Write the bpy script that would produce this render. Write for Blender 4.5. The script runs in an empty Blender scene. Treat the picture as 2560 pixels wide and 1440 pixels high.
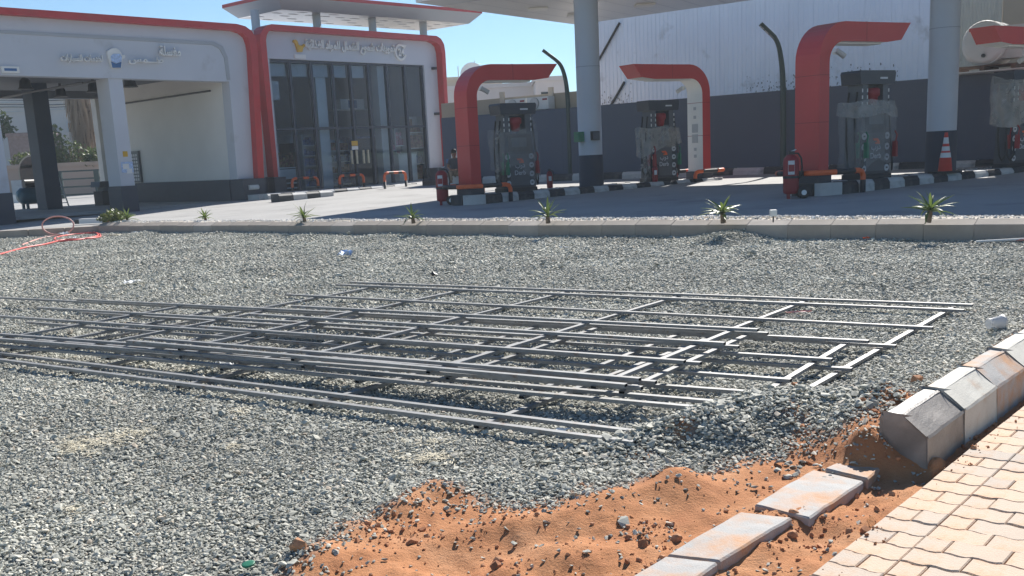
import bpy, bmesh, math, random
import numpy as np
from mathutils import Vector, Matrix
from mathutils.geometry import tessellate_polygon
random.seed(7); RNG = np.random.default_rng(7)
R = math.radians
scene = bpy.context.scene
COL = scene.collection

# ------------------------------------------------------------------ camera
FPX, PCY, CAMH = 2700.0, 960.0, 1.6          # focal length and principal row in photo pixels (2560 wide), eye height
ROLL = math.atan(.0497); PITCH = math.atan(575*math.cos(ROLL)/FPX)
cf = np.array([0, math.cos(PITCH), -math.sin(PITCH)])
_u0 = np.array([0, math.sin(PITCH), math.cos(PITCH)]); _r0 = np.array([1., 0, 0])
cr = math.cos(ROLL)*_r0 - math.sin(ROLL)*_u0
cu = math.sin(ROLL)*_r0 + math.cos(ROLL)*_u0
cam_data = bpy.data.cameras.new('camera')
cam = bpy.data.objects.new('camera', cam_data); COL.objects.link(cam)
cam.matrix_world = Matrix(((cr[0], cu[0], -cf[0], 0), (cr[1], cu[1], -cf[1], 0), (cr[2], cu[2], -cf[2], CAMH), (0, 0, 0, 1)))
cam_data.sensor_width = 36; cam_data.lens = 36*FPX/2560; cam_data.shift_y = (PCY-720)/2560
cam_data.clip_start = .05; cam_data.clip_end = 2000
scene.camera = cam

# ------------------------------------------------------------------ sky, sun, exposure
SUN_AZ, SUN_EL = R(24), R(39)                # azimuth clockwise from +Y
world = bpy.data.worlds.new('World'); scene.world = world; world.use_nodes = True
wn = world.node_tree.nodes; bg = wn['Background']
sky = wn.new('ShaderNodeTexSky'); sky.sky_type = 'NISHITA'; sky.sun_disc = False
sky.sun_elevation = SUN_EL; sky.sun_rotation = SUN_AZ
sky.altitude = 900; sky.air_density = 1.0; sky.dust_density = .0; sky.ozone_density = 3.0
tint = wn.new('ShaderNodeMix'); tint.data_type = 'RGBA'; tint.blend_type = 'MULTIPLY'; tint.inputs[0].default_value = 1; tint.inputs[7].default_value = (.80, .97, 1.06, 1)
world.node_tree.links.new(sky.outputs[0], tint.inputs[6]); world.node_tree.links.new(tint.outputs[2], bg.inputs[0]); bg.inputs[1].default_value = .065
sd = bpy.data.lights.new('sun', 'SUN'); sd.energy = 5.0; sd.angle = R(.53); sd.color = (1, .955, .89)
sun = bpy.data.objects.new('sun', sd); COL.objects.link(sun)
SDIR = Vector((math.cos(SUN_EL)*math.sin(SUN_AZ), math.cos(SUN_EL)*math.cos(SUN_AZ), math.sin(SUN_EL)))
sun.rotation_euler = SDIR.to_track_quat('Z', 'Y').to_euler(); sun.location = SDIR*80
vs = scene.view_settings; vs.view_transform = 'Standard'; vs.look = 'None'; vs.gamma = 1; vs.use_curve_mapping = False
vs.exposure = .78

# ------------------------------------------------------------------ photo pixel -> place
C0 = np.array([0, 0, CAMH])
def ray(px, py): return cf + cr*(px-1280)/FPX - cu*(py-PCY)/FPX
def P(px, py, z=0.):
    d = ray(px, py); return C0 + d*(z-CAMH)/d[2]
def FZ(x, y): return .26 + .0145*(y-20) + .018*x          # the forecourt falls gently to the kerb
def FLR(px, py, dz=0.):
    d = ray(px, py); n = np.array([-.018, -.0145, 1]); return C0 + d*((np.array([0, 20, .26+dz])-C0)@n)/(d@n)
def hv(h): return np.array([math.sin(R(h)), math.cos(R(h)), 0])
def onplane(px, py, p0, h):
    d = hv(h); n = np.array([d[1], -d[0], 0]); q = ray(px, py); p = C0 + q*((np.array(p0)-C0)@n)/(q@n)
    return float((p-np.array(p0))@d), float(p[2])
def vert(px, py, p):
    d = ray(px, py); return float((C0 + d*math.hypot(p[0], p[1])/math.hypot(d[0], d[1]))[2])

# ------------------------------------------------------------------ materials
def rgb(c): return (c[0], c[1], c[2], 1)
MATS = {}
def mat(name, col, rough=.7, metal=0., var=.12, scale=3., bump=0., bscale=40., dirt=None, dirt_amt=0., dscale=1.5, spec=.5, coords='Object', detail=6):
    m = bpy.data.materials.new(name); m.use_nodes = True; nt = m.node_tree; N = nt.nodes; L = nt.links
    b = N['Principled BSDF']; b.inputs['Roughness'].default_value = rough; b.inputs['Metallic'].default_value = metal
    b.inputs['Specular IOR Level'].default_value = spec
    tc = N.new('ShaderNodeTexCoord'); src = tc.outputs[coords]
    nz = N.new('ShaderNodeTexNoise'); nz.inputs['Scale'].default_value = scale; nz.inputs['Detail'].default_value = detail
    L.new(src, nz.inputs['Vector'])
    mx = N.new('ShaderNodeMix'); mx.data_type = 'RGBA'
    mx.inputs[6].default_value = rgb([max(0, c*(1-var)) for c in col]); mx.inputs[7].default_value = rgb([c*(1+var) for c in col])
    mr = N.new('ShaderNodeMapRange'); mr.inputs[1].default_value = .3; mr.inputs[2].default_value = .7
    L.new(nz.outputs[0], mr.inputs[0]); L.new(mr.outputs[0], mx.inputs[0]); out = mx.outputs[2]
    if dirt is not None:
        n2 = N.new('ShaderNodeTexNoise'); n2.inputs['Scale'].default_value = dscale; n2.inputs['Detail'].default_value = 8
        n2.inputs['Roughness'].default_value = .65; L.new(src, n2.inputs['Vector'])
        r2 = N.new('ShaderNodeMapRange'); r2.inputs[1].default_value = .62-.3*dirt_amt; r2.inputs[2].default_value = .82-.3*dirt_amt
        L.new(n2.outputs[0], r2.inputs[0]); m2 = N.new('ShaderNodeMix'); m2.data_type = 'RGBA'
        L.new(r2.outputs[0], m2.inputs[0]); L.new(out, m2.inputs[6]); m2.inputs[7].default_value = rgb(dirt); out = m2.outputs[2]
    L.new(out, b.inputs['Base Color'])
    if bump:
        nb = N.new('ShaderNodeTexNoise'); nb.inputs['Scale'].default_value = bscale; nb.inputs['Detail'].default_value = 5
        L.new(src, nb.inputs['Vector']); bp = N.new('ShaderNodeBump'); bp.inputs['Strength'].default_value = bump; bp.inputs['Distance'].default_value = .01
        L.new(nb.outputs[0], bp.inputs['Height']); L.new(bp.outputs[0], b.inputs['Normal'])
    MATS[name] = m; return m

M = {}
M['asphalt'] = mat('forecourt_concrete', (.33, .325, .315), .85, var=.10, scale=.5, bump=.3, bscale=25, dirt=(.22, .215, .21), dirt_amt=.34, dscale=.6)
M['kerb'] = mat('kerb_concrete', (.33, .285, .24), .85, var=.16, scale=2.2, bump=.35, bscale=60, dirt=(.24, .19, .15), dirt_amt=.3, dscale=1.2)
M['kerb2'] = mat('kerb_concrete_lighter', (.39, .345, .30), .85, var=.14, scale=3, bump=.35, bscale=60, dirt=(.26, .21, .17), dirt_amt=.3, dscale=1.6)
M['kerb_pale'] = mat('kerb_concrete_pale', (.52, .50, .44), .7, var=.10, scale=6, bump=.25, bscale=90, dirt=(.42, .27, .17), dirt_amt=.24, dscale=4)
M['kerb_wet'] = mat('kerb_concrete_dark', (.23, .205, .18), .5, var=.30, scale=5, bump=.25, bscale=90, dirt=(.34, .30, .26), dirt_amt=.25, dscale=7)
M['slab'] = mat('slab_concrete', (.37, .36, .345), .8, var=.12, scale=8, bump=.3, bscale=120, dirt=(.46, .25, .13), dirt_amt=.62, dscale=3.2)
M['wall_grey'] = mat('panel_grey', (.53, .55, .60), .55, var=.04, scale=.6, dirt=(.40, .40, .41), dirt_amt=.15, dscale=.8)
M['red'] = mat('red_cladding', (.50, .036, .036), .42, var=.08, scale=1.2, dirt=(.40, .06, .05), dirt_amt=.25, dscale=1.1)
M['red_dark'] = mat('red_paint', (.26, .012, .018), .5, var=.08, scale=3)
M['orange'] = mat('orange_paint', (.75, .13, .03), .45, var=.08, scale=4)
M['white'] = mat('white_paint', (.74, .73, .70), .6, var=.05, scale=2)
M['white_dim'] = mat('white_weathered', (.58, .57, .55), .7, var=.08, scale=2, dirt=(.36, .34, .32), dirt_amt=.2)
M['black'] = mat('black_paint', (.022, .022, .025), .5, var=.2, scale=4)
M['plinth'] = mat('dark_plinth', (.05, .058, .075), .6, var=.10, scale=1.5)
M['wall_dark'] = mat('dark_wall_paint', (.078, .098, .140), .75, var=.07, scale=.5, bump=.12, bscale=18)
M['beige_wall'] = mat('beige_plaster', (.78, .755, .715), .8, var=.04, scale=.8)
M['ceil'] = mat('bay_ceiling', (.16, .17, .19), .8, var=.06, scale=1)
M['navy'] = mat('navy_column', (.035, .05, .075), .6, var=.1, scale=1)
M['metal'] = mat('column_metal', (.62, .635, .65), .36, .12, var=.05, scale=.8)
M['soffit'] = mat('canopy_soffit', (.60, .59, .57), .28, .25, var=.05, scale=.4)
M['fascia'] = mat('canopy_fascia', (.40, .41, .43), .45, .2, var=.04, scale=.6)
M['green_post'] = mat('lamp_post_paint', (.035, .06, .055), .5, var=.1, scale=3)
M['pump'] = mat('dispenser_shell', (.035, .042, .055), .42, var=.15, scale=3)
M['pump_lt'] = mat('dispenser_panel', (.085, .095, .11), .4, var=.1, scale=3)
M['sticker'] = mat('sticker_white', (.55, .56, .58), .5, var=.1, scale=20)
M['rubber'] = mat('rubber', (.012, .013, .015), .6, var=.2, scale=10)
M['green'] = mat('green_plastic', (.015, .16, .085), .5, var=.15, scale=6)
M['steel'] = mat('galvanised_steel', (.24, .24, .235), .55, .15, var=.18, scale=9, dirt=(.17, .105, .07), dirt_amt=.26, dscale=14)
M['steel_in'] = mat('tube_inside', (.03, .03, .03), .9)
M['tan'] = mat('tan_wall', (.46, .37, .27), .85, var=.06, scale=.8, bump=.2, bscale=10)
M['pink'] = mat('pink_wall', (.50, .36, .28), .85, var=.07, scale=.9, bump=.2, bscale=8)
M['house'] = mat('house_plaster', (.66, .61, .56), .85, var=.04, scale=.6)
M['house2'] = mat('house_plaster_cream', (.60, .50, .38), .85, var=.05, scale=.6)
M['brick_grey'] = mat('block_wall', (.25, .20, .19), .9, var=.2, scale=5, bump=.4, bscale=6)
M['wood'] = mat('wood_dark', (.10, .055, .035), .6, var=.3, scale=6)
M['winglass'] = mat('dark_window', (.03, .035, .04), .15)
M['trunk'] = mat('palm_skirt', (.20, .135, .085), .95, var=.4, scale=7, bump=.8, bscale=22)
M['yellow'] = mat('yellow_plastic', (.62, .36, .03), .5, var=.08, scale=5)
M['blue'] = mat('blue_paint', (.04, .13, .30), .5, var=.08, scale=5)
M['teal'] = mat('compressor_paint', (.012, .085, .13), .4, var=.15, scale=6)
M['terracotta'] = mat('terracotta', (.38, .12, .06), .8, var=.12, scale=9)
M['skin'] = mat('skin', (.20, .105, .065), .55, var=.08, scale=8)
M['shirt'] = mat('shirt_dark', (.03, .035, .05), .85, var=.2, scale=9)
M['trouser'] = mat('trouser_tan', (.27, .20, .14), .9, var=.12, scale=9)
M['hair'] = mat('hair_dark', (.012, .010, .009), .7)
M['hose_pink'] = mat('hose_faded', (.62, .30, .26), .5, var=.12, scale=4)
M['hose_red'] = mat('hose_red', (.60, .085, .07), .45, var=.15, scale=6)
M['paper'] = mat('paper_white', (.80, .80, .78), .8, var=.05, scale=8)
M['straw'] = mat('straw_dry', (.60, .54, .40), .9, var=.25, scale=20)
M['bag_blue'] = mat('blue_wrapper', (.40, .52, .74), .4, var=.25, scale=20)
M['tank'] = mat('tank_white', (.70, .70, .69), .4, var=.06, scale=2)
M['goods1'] = mat('goods_mixed', (.24, .10, .08), .6, var=.7, scale=14, dirt=(.30, .26, .10), dirt_amt=.5, dscale=9)
M['goods2'] = mat('goods_pink', (.40, .16, .20), .6, var=.5, scale=12, dirt=(.5, .5, .5), dirt_amt=.4, dscale=10)
M['goods3'] = mat('goods_blue', (.10, .15, .28), .6, var=.6, scale=12, dirt=(.35, .33, .3), dirt_amt=.4, dscale=10)
M['pallet'] = mat('pallet_wood', (.14, .085, .06), .85, var=.3, scale=8)

def leaf_mat(name, a, b, tr=.25):
    m = bpy.data.materials.new(name); m.use_nodes = True; nt = m.node_tree; N = nt.nodes; L = nt.links
    p = N['Principled BSDF']; p.inputs['Roughness'].default_value = .42
    oi = N.new('ShaderNodeObjectInfo'); tc = N.new('ShaderNodeTexCoord'); nz = N.new('ShaderNodeTexNoise'); nz.inputs['Scale'].default_value = 9
    L.new(tc.outputs['Object'], nz.inputs[0]); ad = N.new('ShaderNodeMath'); ad.operation = 'ADD'; L.new(nz.outputs[0], ad.inputs[0])
    L.new(oi.outputs['Random'], ad.inputs[1]); mu = N.new('ShaderNodeMath'); mu.operation = 'MULTIPLY'; mu.inputs[1].default_value = .6; L.new(ad.outputs[0], mu.inputs[0])
    mx = N.new('ShaderNodeMix'); mx.data_type = 'RGBA'; mx.inputs[6].default_value = rgb(a); mx.inputs[7].default_value = rgb(b); L.new(mu.outputs[0], mx.inputs[0])
    L.new(mx.outputs[2], p.inputs['Base Color'])
    t = N.new('ShaderNodeBsdfTranslucent'); L.new(mx.outputs[2], t.inputs[0])
    ms = N.new('ShaderNodeMixShader'); ms.inputs[0].default_value = tr; L.new(p.outputs[0], ms.inputs[1]); L.new(t.outputs[0], ms.inputs[2])
    L.new(ms.outputs[0], N['Material Output'].inputs[0]); return m
M['leaf'] = leaf_mat('leaf_green', (.055, .10, .025), (.16, .22, .055), .35)
M['bush'] = leaf_mat('bush_green', (.045, .075, .022), (.15, .18, .05), .3)
M['frond_dead'] = leaf_mat('frond_dead', (.13, .085, .05), (.30, .21, .13), .2)

def glass_mat(name, tint, refl=.12, rough=.02):
    m = bpy.data.materials.new(name); m.use_nodes = True; nt = m.node_tree; N = nt.nodes; L = nt.links
    N.remove(N['Principled BSDF']); t = N.new('ShaderNodeBsdfTransparent'); t.inputs[0].default_value = rgb(tint)
    g = N.new('ShaderNodeBsdfGlossy'); g.inputs[1].default_value = rough; fr = N.new('ShaderNodeLayerWeight'); fr.inputs[0].default_value = refl
    ms = N.new('ShaderNodeMixShader'); L.new(fr.outputs['Fresnel'], ms.inputs[0]); L.new(t.outputs[0], ms.inputs[1]); L.new(g.outputs[0], ms.inputs[2])
    L.new(ms.outputs[0], N['Material Output'].inputs[0]); return m
M['glass'] = glass_mat('shop_glass', (.80, .88, .94), .22)
def film_mat(name, dens, col=(.46, .46, .45)):
    m = bpy.data.materials.new(name); m.use_nodes = True; nt = m.node_tree; N = nt.nodes; L = nt.links
    p = N['Principled BSDF']; p.inputs['Base Color'].default_value = rgb(col); p.inputs['Roughness'].default_value = .25
    t = N.new('ShaderNodeBsdfTransparent'); tc = N.new('ShaderNodeTexCoord'); nz = N.new('ShaderNodeTexNoise'); nz.inputs['Scale'].default_value = 2.6
    nz.inputs['Detail'].default_value = 5; nz.inputs['Distortion'].default_value = .8; L.new(tc.outputs['Object'], nz.inputs[0])
    mr = N.new('ShaderNodeMapRange'); mr.inputs[1].default_value = .3; mr.inputs[2].default_value = .72; mr.inputs[3].default_value = dens*.62; mr.inputs[4].default_value = min(1, dens*1.3)
    L.new(nz.outputs[0], mr.inputs[0]); ms = N.new('ShaderNodeMixShader'); L.new(mr.outputs[0], ms.inputs[0]); L.new(t.outputs[0], ms.inputs[1]); L.new(p.outputs[0], ms.inputs[2])
    L.new(ms.outputs[0], N['Material Output'].inputs[0]); return m
M['film'] = film_mat('plastic_film', .26)
M['film_dense'] = film_mat('plastic_film_folded', .46, (.46, .445, .41))
M['cup'] = film_mat('clear_plastic', .45, (.8, .8, .8))

# ------------------------------------------------------------------ mesh and object helpers
class MB:
    """Collects simple shapes and links them as one mesh object."""
    def __init__(s): s.v = []; s.f = []; s.mi = []; s.sm = []
    def add(s, vs_, fs, mi=0, smooth=False):
        o = len(s.v); s.v += [tuple(map(float, q)) for q in vs_]
        for k, f in enumerate(fs):
            s.f.append([o+i for i in f]); s.mi.append(mi if not isinstance(mi, (list, tuple)) else mi[k]); s.sm.append(smooth)
        return s
    def box(s, x0, x1, y0, y1, z0, z1, mi=0, taper=0., ty=0.):
        t = taper; u_ = ty
        v = [(x0, y0, z0), (x1, y0, z0), (x1, y1, z0), (x0, y1, z0), (x0+t, y0+u_, z1), (x1-t, y0+u_, z1), (x1-t, y1-u_, z1), (x0+t, y1-u_, z1)]
        return s.add(v, [(3, 2, 1, 0), (4, 5, 6, 7), (0, 1, 5, 4), (1, 2, 6, 5), (2, 3, 7, 6), (3, 0, 4, 7)], mi)
    def prism(s, poly, y0, y1, mi=0, side=None, axis='y', smooth=False):
        """poly: (a, b) outline, extruded along the third axis; side: material per outline edge."""
        n = len(poly)
        def pt(a, b, c): return (a, c, b) if axis == 'y' else ((a, b, c) if axis == 'z' else (c, a, b))
        v = [pt(a, b, y0) for a, b in poly] + [pt(a, b, y1) for a, b in poly]
        tr = tessellate_polygon([[Vector((a, b, 0)) for a, b in poly]])
        fs = [tuple(t) for t in tr] + [tuple(n+i for i in reversed(t)) for t in tr]; ms_ = [mi]*len(fs)
        for i in range(n):
            j = (i+1) % n; fs.append((i, j, n+j, n+i)); ms_.append(mi if side is None else side[i])
        return s.add(v, fs, ms_)
    def tube(s, path, r, n=8, mi=0, closed=False, caps=True):
        pts = [Vector(p) for p in path]; m = len(pts); v = []; fs = []
        up = Vector((0, 0, 1)); prev = None
        for i, p in enumerate(pts):
            a = pts[(i-1) % m] if (closed or i > 0) else p; b = pts[(i+1) % m] if (closed or i < m-1) else p
            t = (b-a).normalized() if (b-a).length > 1e-9 else Vector((0, 0, 1))
            if prev is None:
                x = t.cross(up); x = x if x.length > 1e-3 else t.cross(Vector((1, 0, 0)))
            else: x = prev - t*prev.dot(t)
            x.normalize(); prev = x; y = t.cross(x); rr = r[i] if isinstance(r, (list, tuple)) else r
            v += [p + (x*math.cos(2*math.pi*k/n) + y*math.sin(2*math.pi*k/n))*rr for k in range(n)]
        for i in range(m if closed else m-1):
            for k in range(n):
                a = i*n+k; b = i*n+(k+1) % n; c = ((i+1) % m)*n; fs.append((a, b, c+(k+1) % n, c+k))
        s.add(v, fs, mi, True)
        if caps and not closed:
            o = len(s.v)-len(v); s.f.append([o+k for k in range(n)]); s.f.append([o+(m-1)*n+k for k in range(n)]); s.mi += [mi]*2; s.sm += [False]*2
        return s
    def lathe(s, prof, n=20, c=(0, 0, 0), mi=0, axis='z', smooth=True):
        v = []; fs = []
        for r_, h in prof:
            for k in range(n):
                a = 2*math.pi*k/n; x, y = r_*math.cos(a), r_*math.sin(a)
                q = (x, y, h) if axis == 'z' else ((h, x, y) if axis == 'x' else (x, h, y)); v.append((q[0]+c[0], q[1]+c[1], q[2]+c[2]))
        for i in range(len(prof)-1):
            for k in range(n): fs.append((i*n+k, i*n+(k+1) % n, (i+1)*n+(k+1) % n, (i+1)*n+k))
        s.add(v, fs, mi, smooth); o = len(s.v)-len(v)
        s.f += [[o+k for k in range(n)], [o+(len(prof)-1)*n+k for k in range(n)]]; s.mi += [mi]*2; s.sm += [False]*2
        return s
    def mesh(s, name, mats):
        me = bpy.data.meshes.new(name); me.from_pydata(s.v, [], s.f)
        for m_ in (mats if isinstance(mats, (list, tuple)) else [mats]): me.materials.append(M[m_] if isinstance(m_, str) else m_)
        me.polygons.foreach_set('material_index', s.mi); me.polygons.foreach_set('use_smooth', s.sm); me.update(); return me
    def build(s, name, mats, parent=None, loc=None, rotz=0., **props):
        return link(name, s.mesh(name, mats), parent, loc, rotz, **props)

def link(name, data, parent=None, loc=None, rotz=0., **props):
    o = bpy.data.objects.new(name, data); COL.objects.link(o)
    if parent is not None: o.parent = parent
    if loc is not None: o.location = loc
    o.rotation_euler.z = rotz
    for k, v_ in props.items(): o[k] = v_
    return o
def thing(name, label, cat, loc=(0, 0, 0), heading=90., group=None):
    """Empty at the base; local x runs along the heading, local y to its left."""
    o = bpy.data.objects.new(name, None); COL.objects.link(o); o.empty_display_size = .2
    o.location = tuple(map(float, loc)); o.rotation_euler.z = R(90-heading); o['label'] = label; o['category'] = cat
    if group: o['group'] = group
    return o
def tag(o, label, cat, group=None):
    o['label'] = label; o['category'] = cat
    if group: o['group'] = group
    return o
def copy_tree(o, parent=None):
    c = o.copy(); COL.objects.link(c)
    if parent is not None: c.parent = parent
    for ch in list(o.children): copy_tree(ch, c)
    return c
def roughen(me, cuts, amp, freq, seed=0):
    """small chips and unevenness on a cast concrete block"""
    bm = bmesh.new(); bm.from_mesh(me); bmesh.ops.subdivide_edges(bm, edges=[e for e in bm.edges if e.calc_length() > .05], cuts=cuts, use_grid_fill=True); bmesh.ops.triangulate(bm, faces=[f for f in bm.faces if len(f.verts) > 4])
    for v_ in bm.verts: v_.co += Vector((float(fbm(v_.co.x*freq+v_.co.z*7, v_.co.y*freq, seed, 3)), float(fbm(v_.co.y*freq+5, v_.co.z*freq+v_.co.x*5, seed+1, 3)), float(fbm(v_.co.x*freq+9, v_.co.y*freq+v_.co.z*6, seed+2, 3))))*amp
    bm.to_mesh(me); bm.free(); return me
def bevel_mesh(me, w, seg=1):
    bm = bmesh.new(); bm.from_mesh(me)
    bmesh.ops.bevel(bm, geom=[e for e in bm.edges], offset=w, segments=seg, affect='EDGES', profile=.6); bm.to_mesh(me); bm.free(); return me
def arc(cx, cz, r, a0, a1, n=8): return [(cx+r*math.cos(R(a0+(a1-a0)*i/n)), cz+r*math.sin(R(a0+(a1-a0)*i/n))) for i in range(n+1)]

# lettering: right-to-left text set in joined presentation forms
AR = {'ا': (0xFE8D, 0xFE8E), 'ب': (0xFE8F, 0xFE90, 0xFE91, 0xFE92), 'ة': (0xFE93, 0xFE94), 'ت': (0xFE95, 0xFE96, 0xFE97, 0xFE98), 'خ': (0xFEA5, 0xFEA6, 0xFEA7, 0xFEA8), 'د': (0xFEA9, 0xFEAA), 'ذ': (0xFEAB, 0xFEAC), 'ر': (0xFEAD, 0xFEAE), 'س': (0xFEB1, 0xFEB2, 0xFEB3, 0xFEB4), 'ش': (0xFEB5, 0xFEB6, 0xFEB7, 0xFEB8), 'ط': (0xFEC1, 0xFEC2, 0xFEC3, 0xFEC4), 'ع': (0xFEC9, 0xFECA, 0xFECB, 0xFECC), 'غ': (0xFECD, 0xFECE, 0xFECF, 0xFED0), 'ل': (0xFEDD, 0xFEDE, 0xFEDF, 0xFEE0), 'م': (0xFEE1, 0xFEE2, 0xFEE3, 0xFEE4), 'ن': (0xFEE5, 0xFEE6, 0xFEE7, 0xFEE8), 'و': (0xFEED, 0xFEEE), 'ي': (0xFEF1, 0xFEF2, 0xFEF3, 0xFEF4), 'ئ': (0xFE89, 0xFE8A, 0xFE8B, 0xFE8C), 'ـ': (0x640,)*4}
def shape(t):
    out = []
    for i, c in enumerate(t):
        if c not in AR: out.append(c); continue
        pj = i > 0 and t[i-1] in AR and len(AR[t[i-1]]) == 4; nj = i+1 < len(t) and t[i+1] in AR and len(AR[c]) == 4
        out.append(chr(AR[c][(2 + (1 if pj else 0)) if nj else (1 if pj else 0)]))
    return ''.join(reversed(out))
def letters(body, width, height, m, depth=.03, bold=.012, arabic=True):
    """Mesh of a line of raised letters, scaled to width x height, standing in the local xz plane, lower left at the origin."""
    c = bpy.data.curves.new('letters', 'FONT'); c.body = shape(body) if arabic else body; c.size = 1; c.extrude = depth; c.offset = bold; c.resolution_u = 3
    o = bpy.data.objects.new('letters', c); COL.objects.link(o); dg = bpy.context.evaluated_depsgraph_get()
    me = bpy.data.meshes.new_from_object(o.evaluated_get(dg)); bpy.data.objects.remove(o)
    n = len(me.vertices); a = np.zeros(n*3); me.vertices.foreach_get('co', a); a = a.reshape(-1, 3)
    lo, hi = a.min(0), a.max(0); q = np.zeros_like(a)
    q[:, 0] = (a[:, 0]-lo[0])/(hi[0]-lo[0])*width; q[:, 2] = (a[:, 1]-lo[1])/(hi[1]-lo[1])*height; q[:, 1] = -(a[:, 2]+depth)
    me.vertices.foreach_set('co', q.ravel()); me.materials.clear(); me.materials.append(M[m]); me.update(); return me

# smooth value noise for the ground
def _h(ix, iy, s):
    n = (ix*374761393 + iy*668265263 + s*1442695041) & 0xFFFFFFFF
    n = ((n ^ (n >> 13))*1274126177) & 0xFFFFFFFF
    return ((n ^ (n >> 16)) & 0xFFFF)/65535.
def vnoise(x, y, s=0):
    x = np.asarray(x, float); y = np.asarray(y, float); ix = np.floor(x).astype(np.int64); iy = np.floor(y).astype(np.int64); fx = x-ix; fy = y-iy
    fx = fx*fx*(3-2*fx); fy = fy*fy*(3-2*fy)
    a = _h(ix, iy, s); b = _h(ix+1, iy, s); c = _h(ix, iy+1, s); d = _h(ix+1, iy+1, s)
    return (a+(b-a)*fx) + ((c+(d-c)*fx)-(a+(b-a)*fx))*fy
def fbm(x, y, s=0, o=4):
    t = 0; a = .5
    for k in range(o): t = t + a*(vnoise(x*2**k, y*2**k, s+k)-.5)*2; a *= .5
    return t
# ================================================================== GROUND
def d2(p): return np.array([p[0], p[1]])
KH = None
kA, kB = d2(P(1000, 567, .215)), d2(P(2560, 566, .245))       # far kerb, upper edge of its upright face
kdir = (kB-kA)/np.linalg.norm(kB-kA); knor = np.array([kdir[1], -kdir[0]])   # knor points to the camera
if knor[1] > 0: knor = -knor
K0 = kA + kdir*((P(203, 574, .2)[0]-kA[0])/kdir[0])           # left end of the far kerb
KHEAD = math.degrees(math.atan2(kdir[0], kdir[1]))
# near kerb on the right: upper edge of its upright face
nA, nB = d2(P(2319, 1092, .17)), d2(P(2420, 1029.5, .17)); ndir = (nB-nA)/np.linalg.norm(nB-nA); NHEAD = 39.0
ndir = hv(NHEAD)[:2]; nnor = np.array([ndir[1], -ndir[0]])     # nnor points to the pavement
pe = d2(P(2019, 1440)); pj = d2(P(1840+1480/3.13, 980+1130/3.13))   # pavement edge and its straight joint

SOILPX = [(700, 1440), (764, 1389), (824, 1351), (887, 1314), (977, 1272), (1060, 1235), (1131, 1239), (1187, 1254), (1262, 1272), (1375, 1276), (1469, 1257), (1562, 1227), (1671, 1182), (1760, 1186), (1835, 1151), (1930, 1148), (1995, 1135), (2090, 1128), (2170, 1100), (2204, 1075), (2226, 1045), (2315, 1000), (2420, 940), (2560, 855)]
soil_line = np.array([d2(P(x, y)) for x, y in SOILPX])
soil_poly = np.vstack([[d2(P(300, 1700))], soil_line, [soil_line[-1]+np.array([3., 3.6])], [[12, 6]], [[9, 1]], [[-1, 1]]])
def seg_dist(x, y, A, B):
    d = B-A; t = np.clip(((x-A[0])*d[0]+(y-A[1])*d[1])/(d@d), 0, 1)
    return np.hypot(x-A[0]-t*d[0], y-A[1]-t*d[1]), t
def inside(x, y, poly):
    r_ = np.zeros(np.shape(x), bool); n = len(poly)
    for i in range(n):
        a, b = poly[i], poly[(i+1) % n]; c = (a[1] > y) != (b[1] > y)
        with np.errstate(divide='ignore', invalid='ignore'): xx = (b[0]-a[0])*(y-a[1])/(b[1]-a[1]+1e-12)+a[0]
        r_ ^= c & (x < xx)
    return r_
def soil_sd(x, y):
    """positive inside the red soil, metres from its edge"""
    d = np.full(np.shape(x), 1e9)
    for i in range(len(soil_poly)-1): d = np.minimum(d, seg_dist(x, y, soil_poly[i], soil_poly[i+1])[0])
    return np.where(inside(x, y, soil_poly), d, -d)
crest = [(d2(P(a, b, z)), z, s) for a, b, z, s in ((1530, 1108, .05, .16), (1640, 1068, .11, .22), (1760, 1030, .155, .27), (1890, 988, .17, .30), (2040, 985, .17, .32), (2150, 1010, .13, .30), (2215, 1045, .09, .22))]
heaps = [(1090, 1240, .075, .16), (1000, 1275, .05, .12), (800, 1395, .05, .15), (1540, 1275, .07, .20), (1690, 1225, .09, .20), (1950, 1090, .09, .16), (1340, 1330, .04, .25), (1450, 1400, .05, .16), (880, 1330, .04, .1), (1850, 1120, .05, .12), (2120, 1100, .06, .10), (2260, 1140, .05, .10), (2222, 1075, .08, .12), (1400, 1225, .05, .22), (1230, 1205, .04, .14)]
pits = [(1130, 1392, .055, .13), (1270, 1365, .05, .12), (1400, 1345, .04, .10), (2330, 1190, .07, .10), (1700, 1130, .05, .15)]
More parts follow.
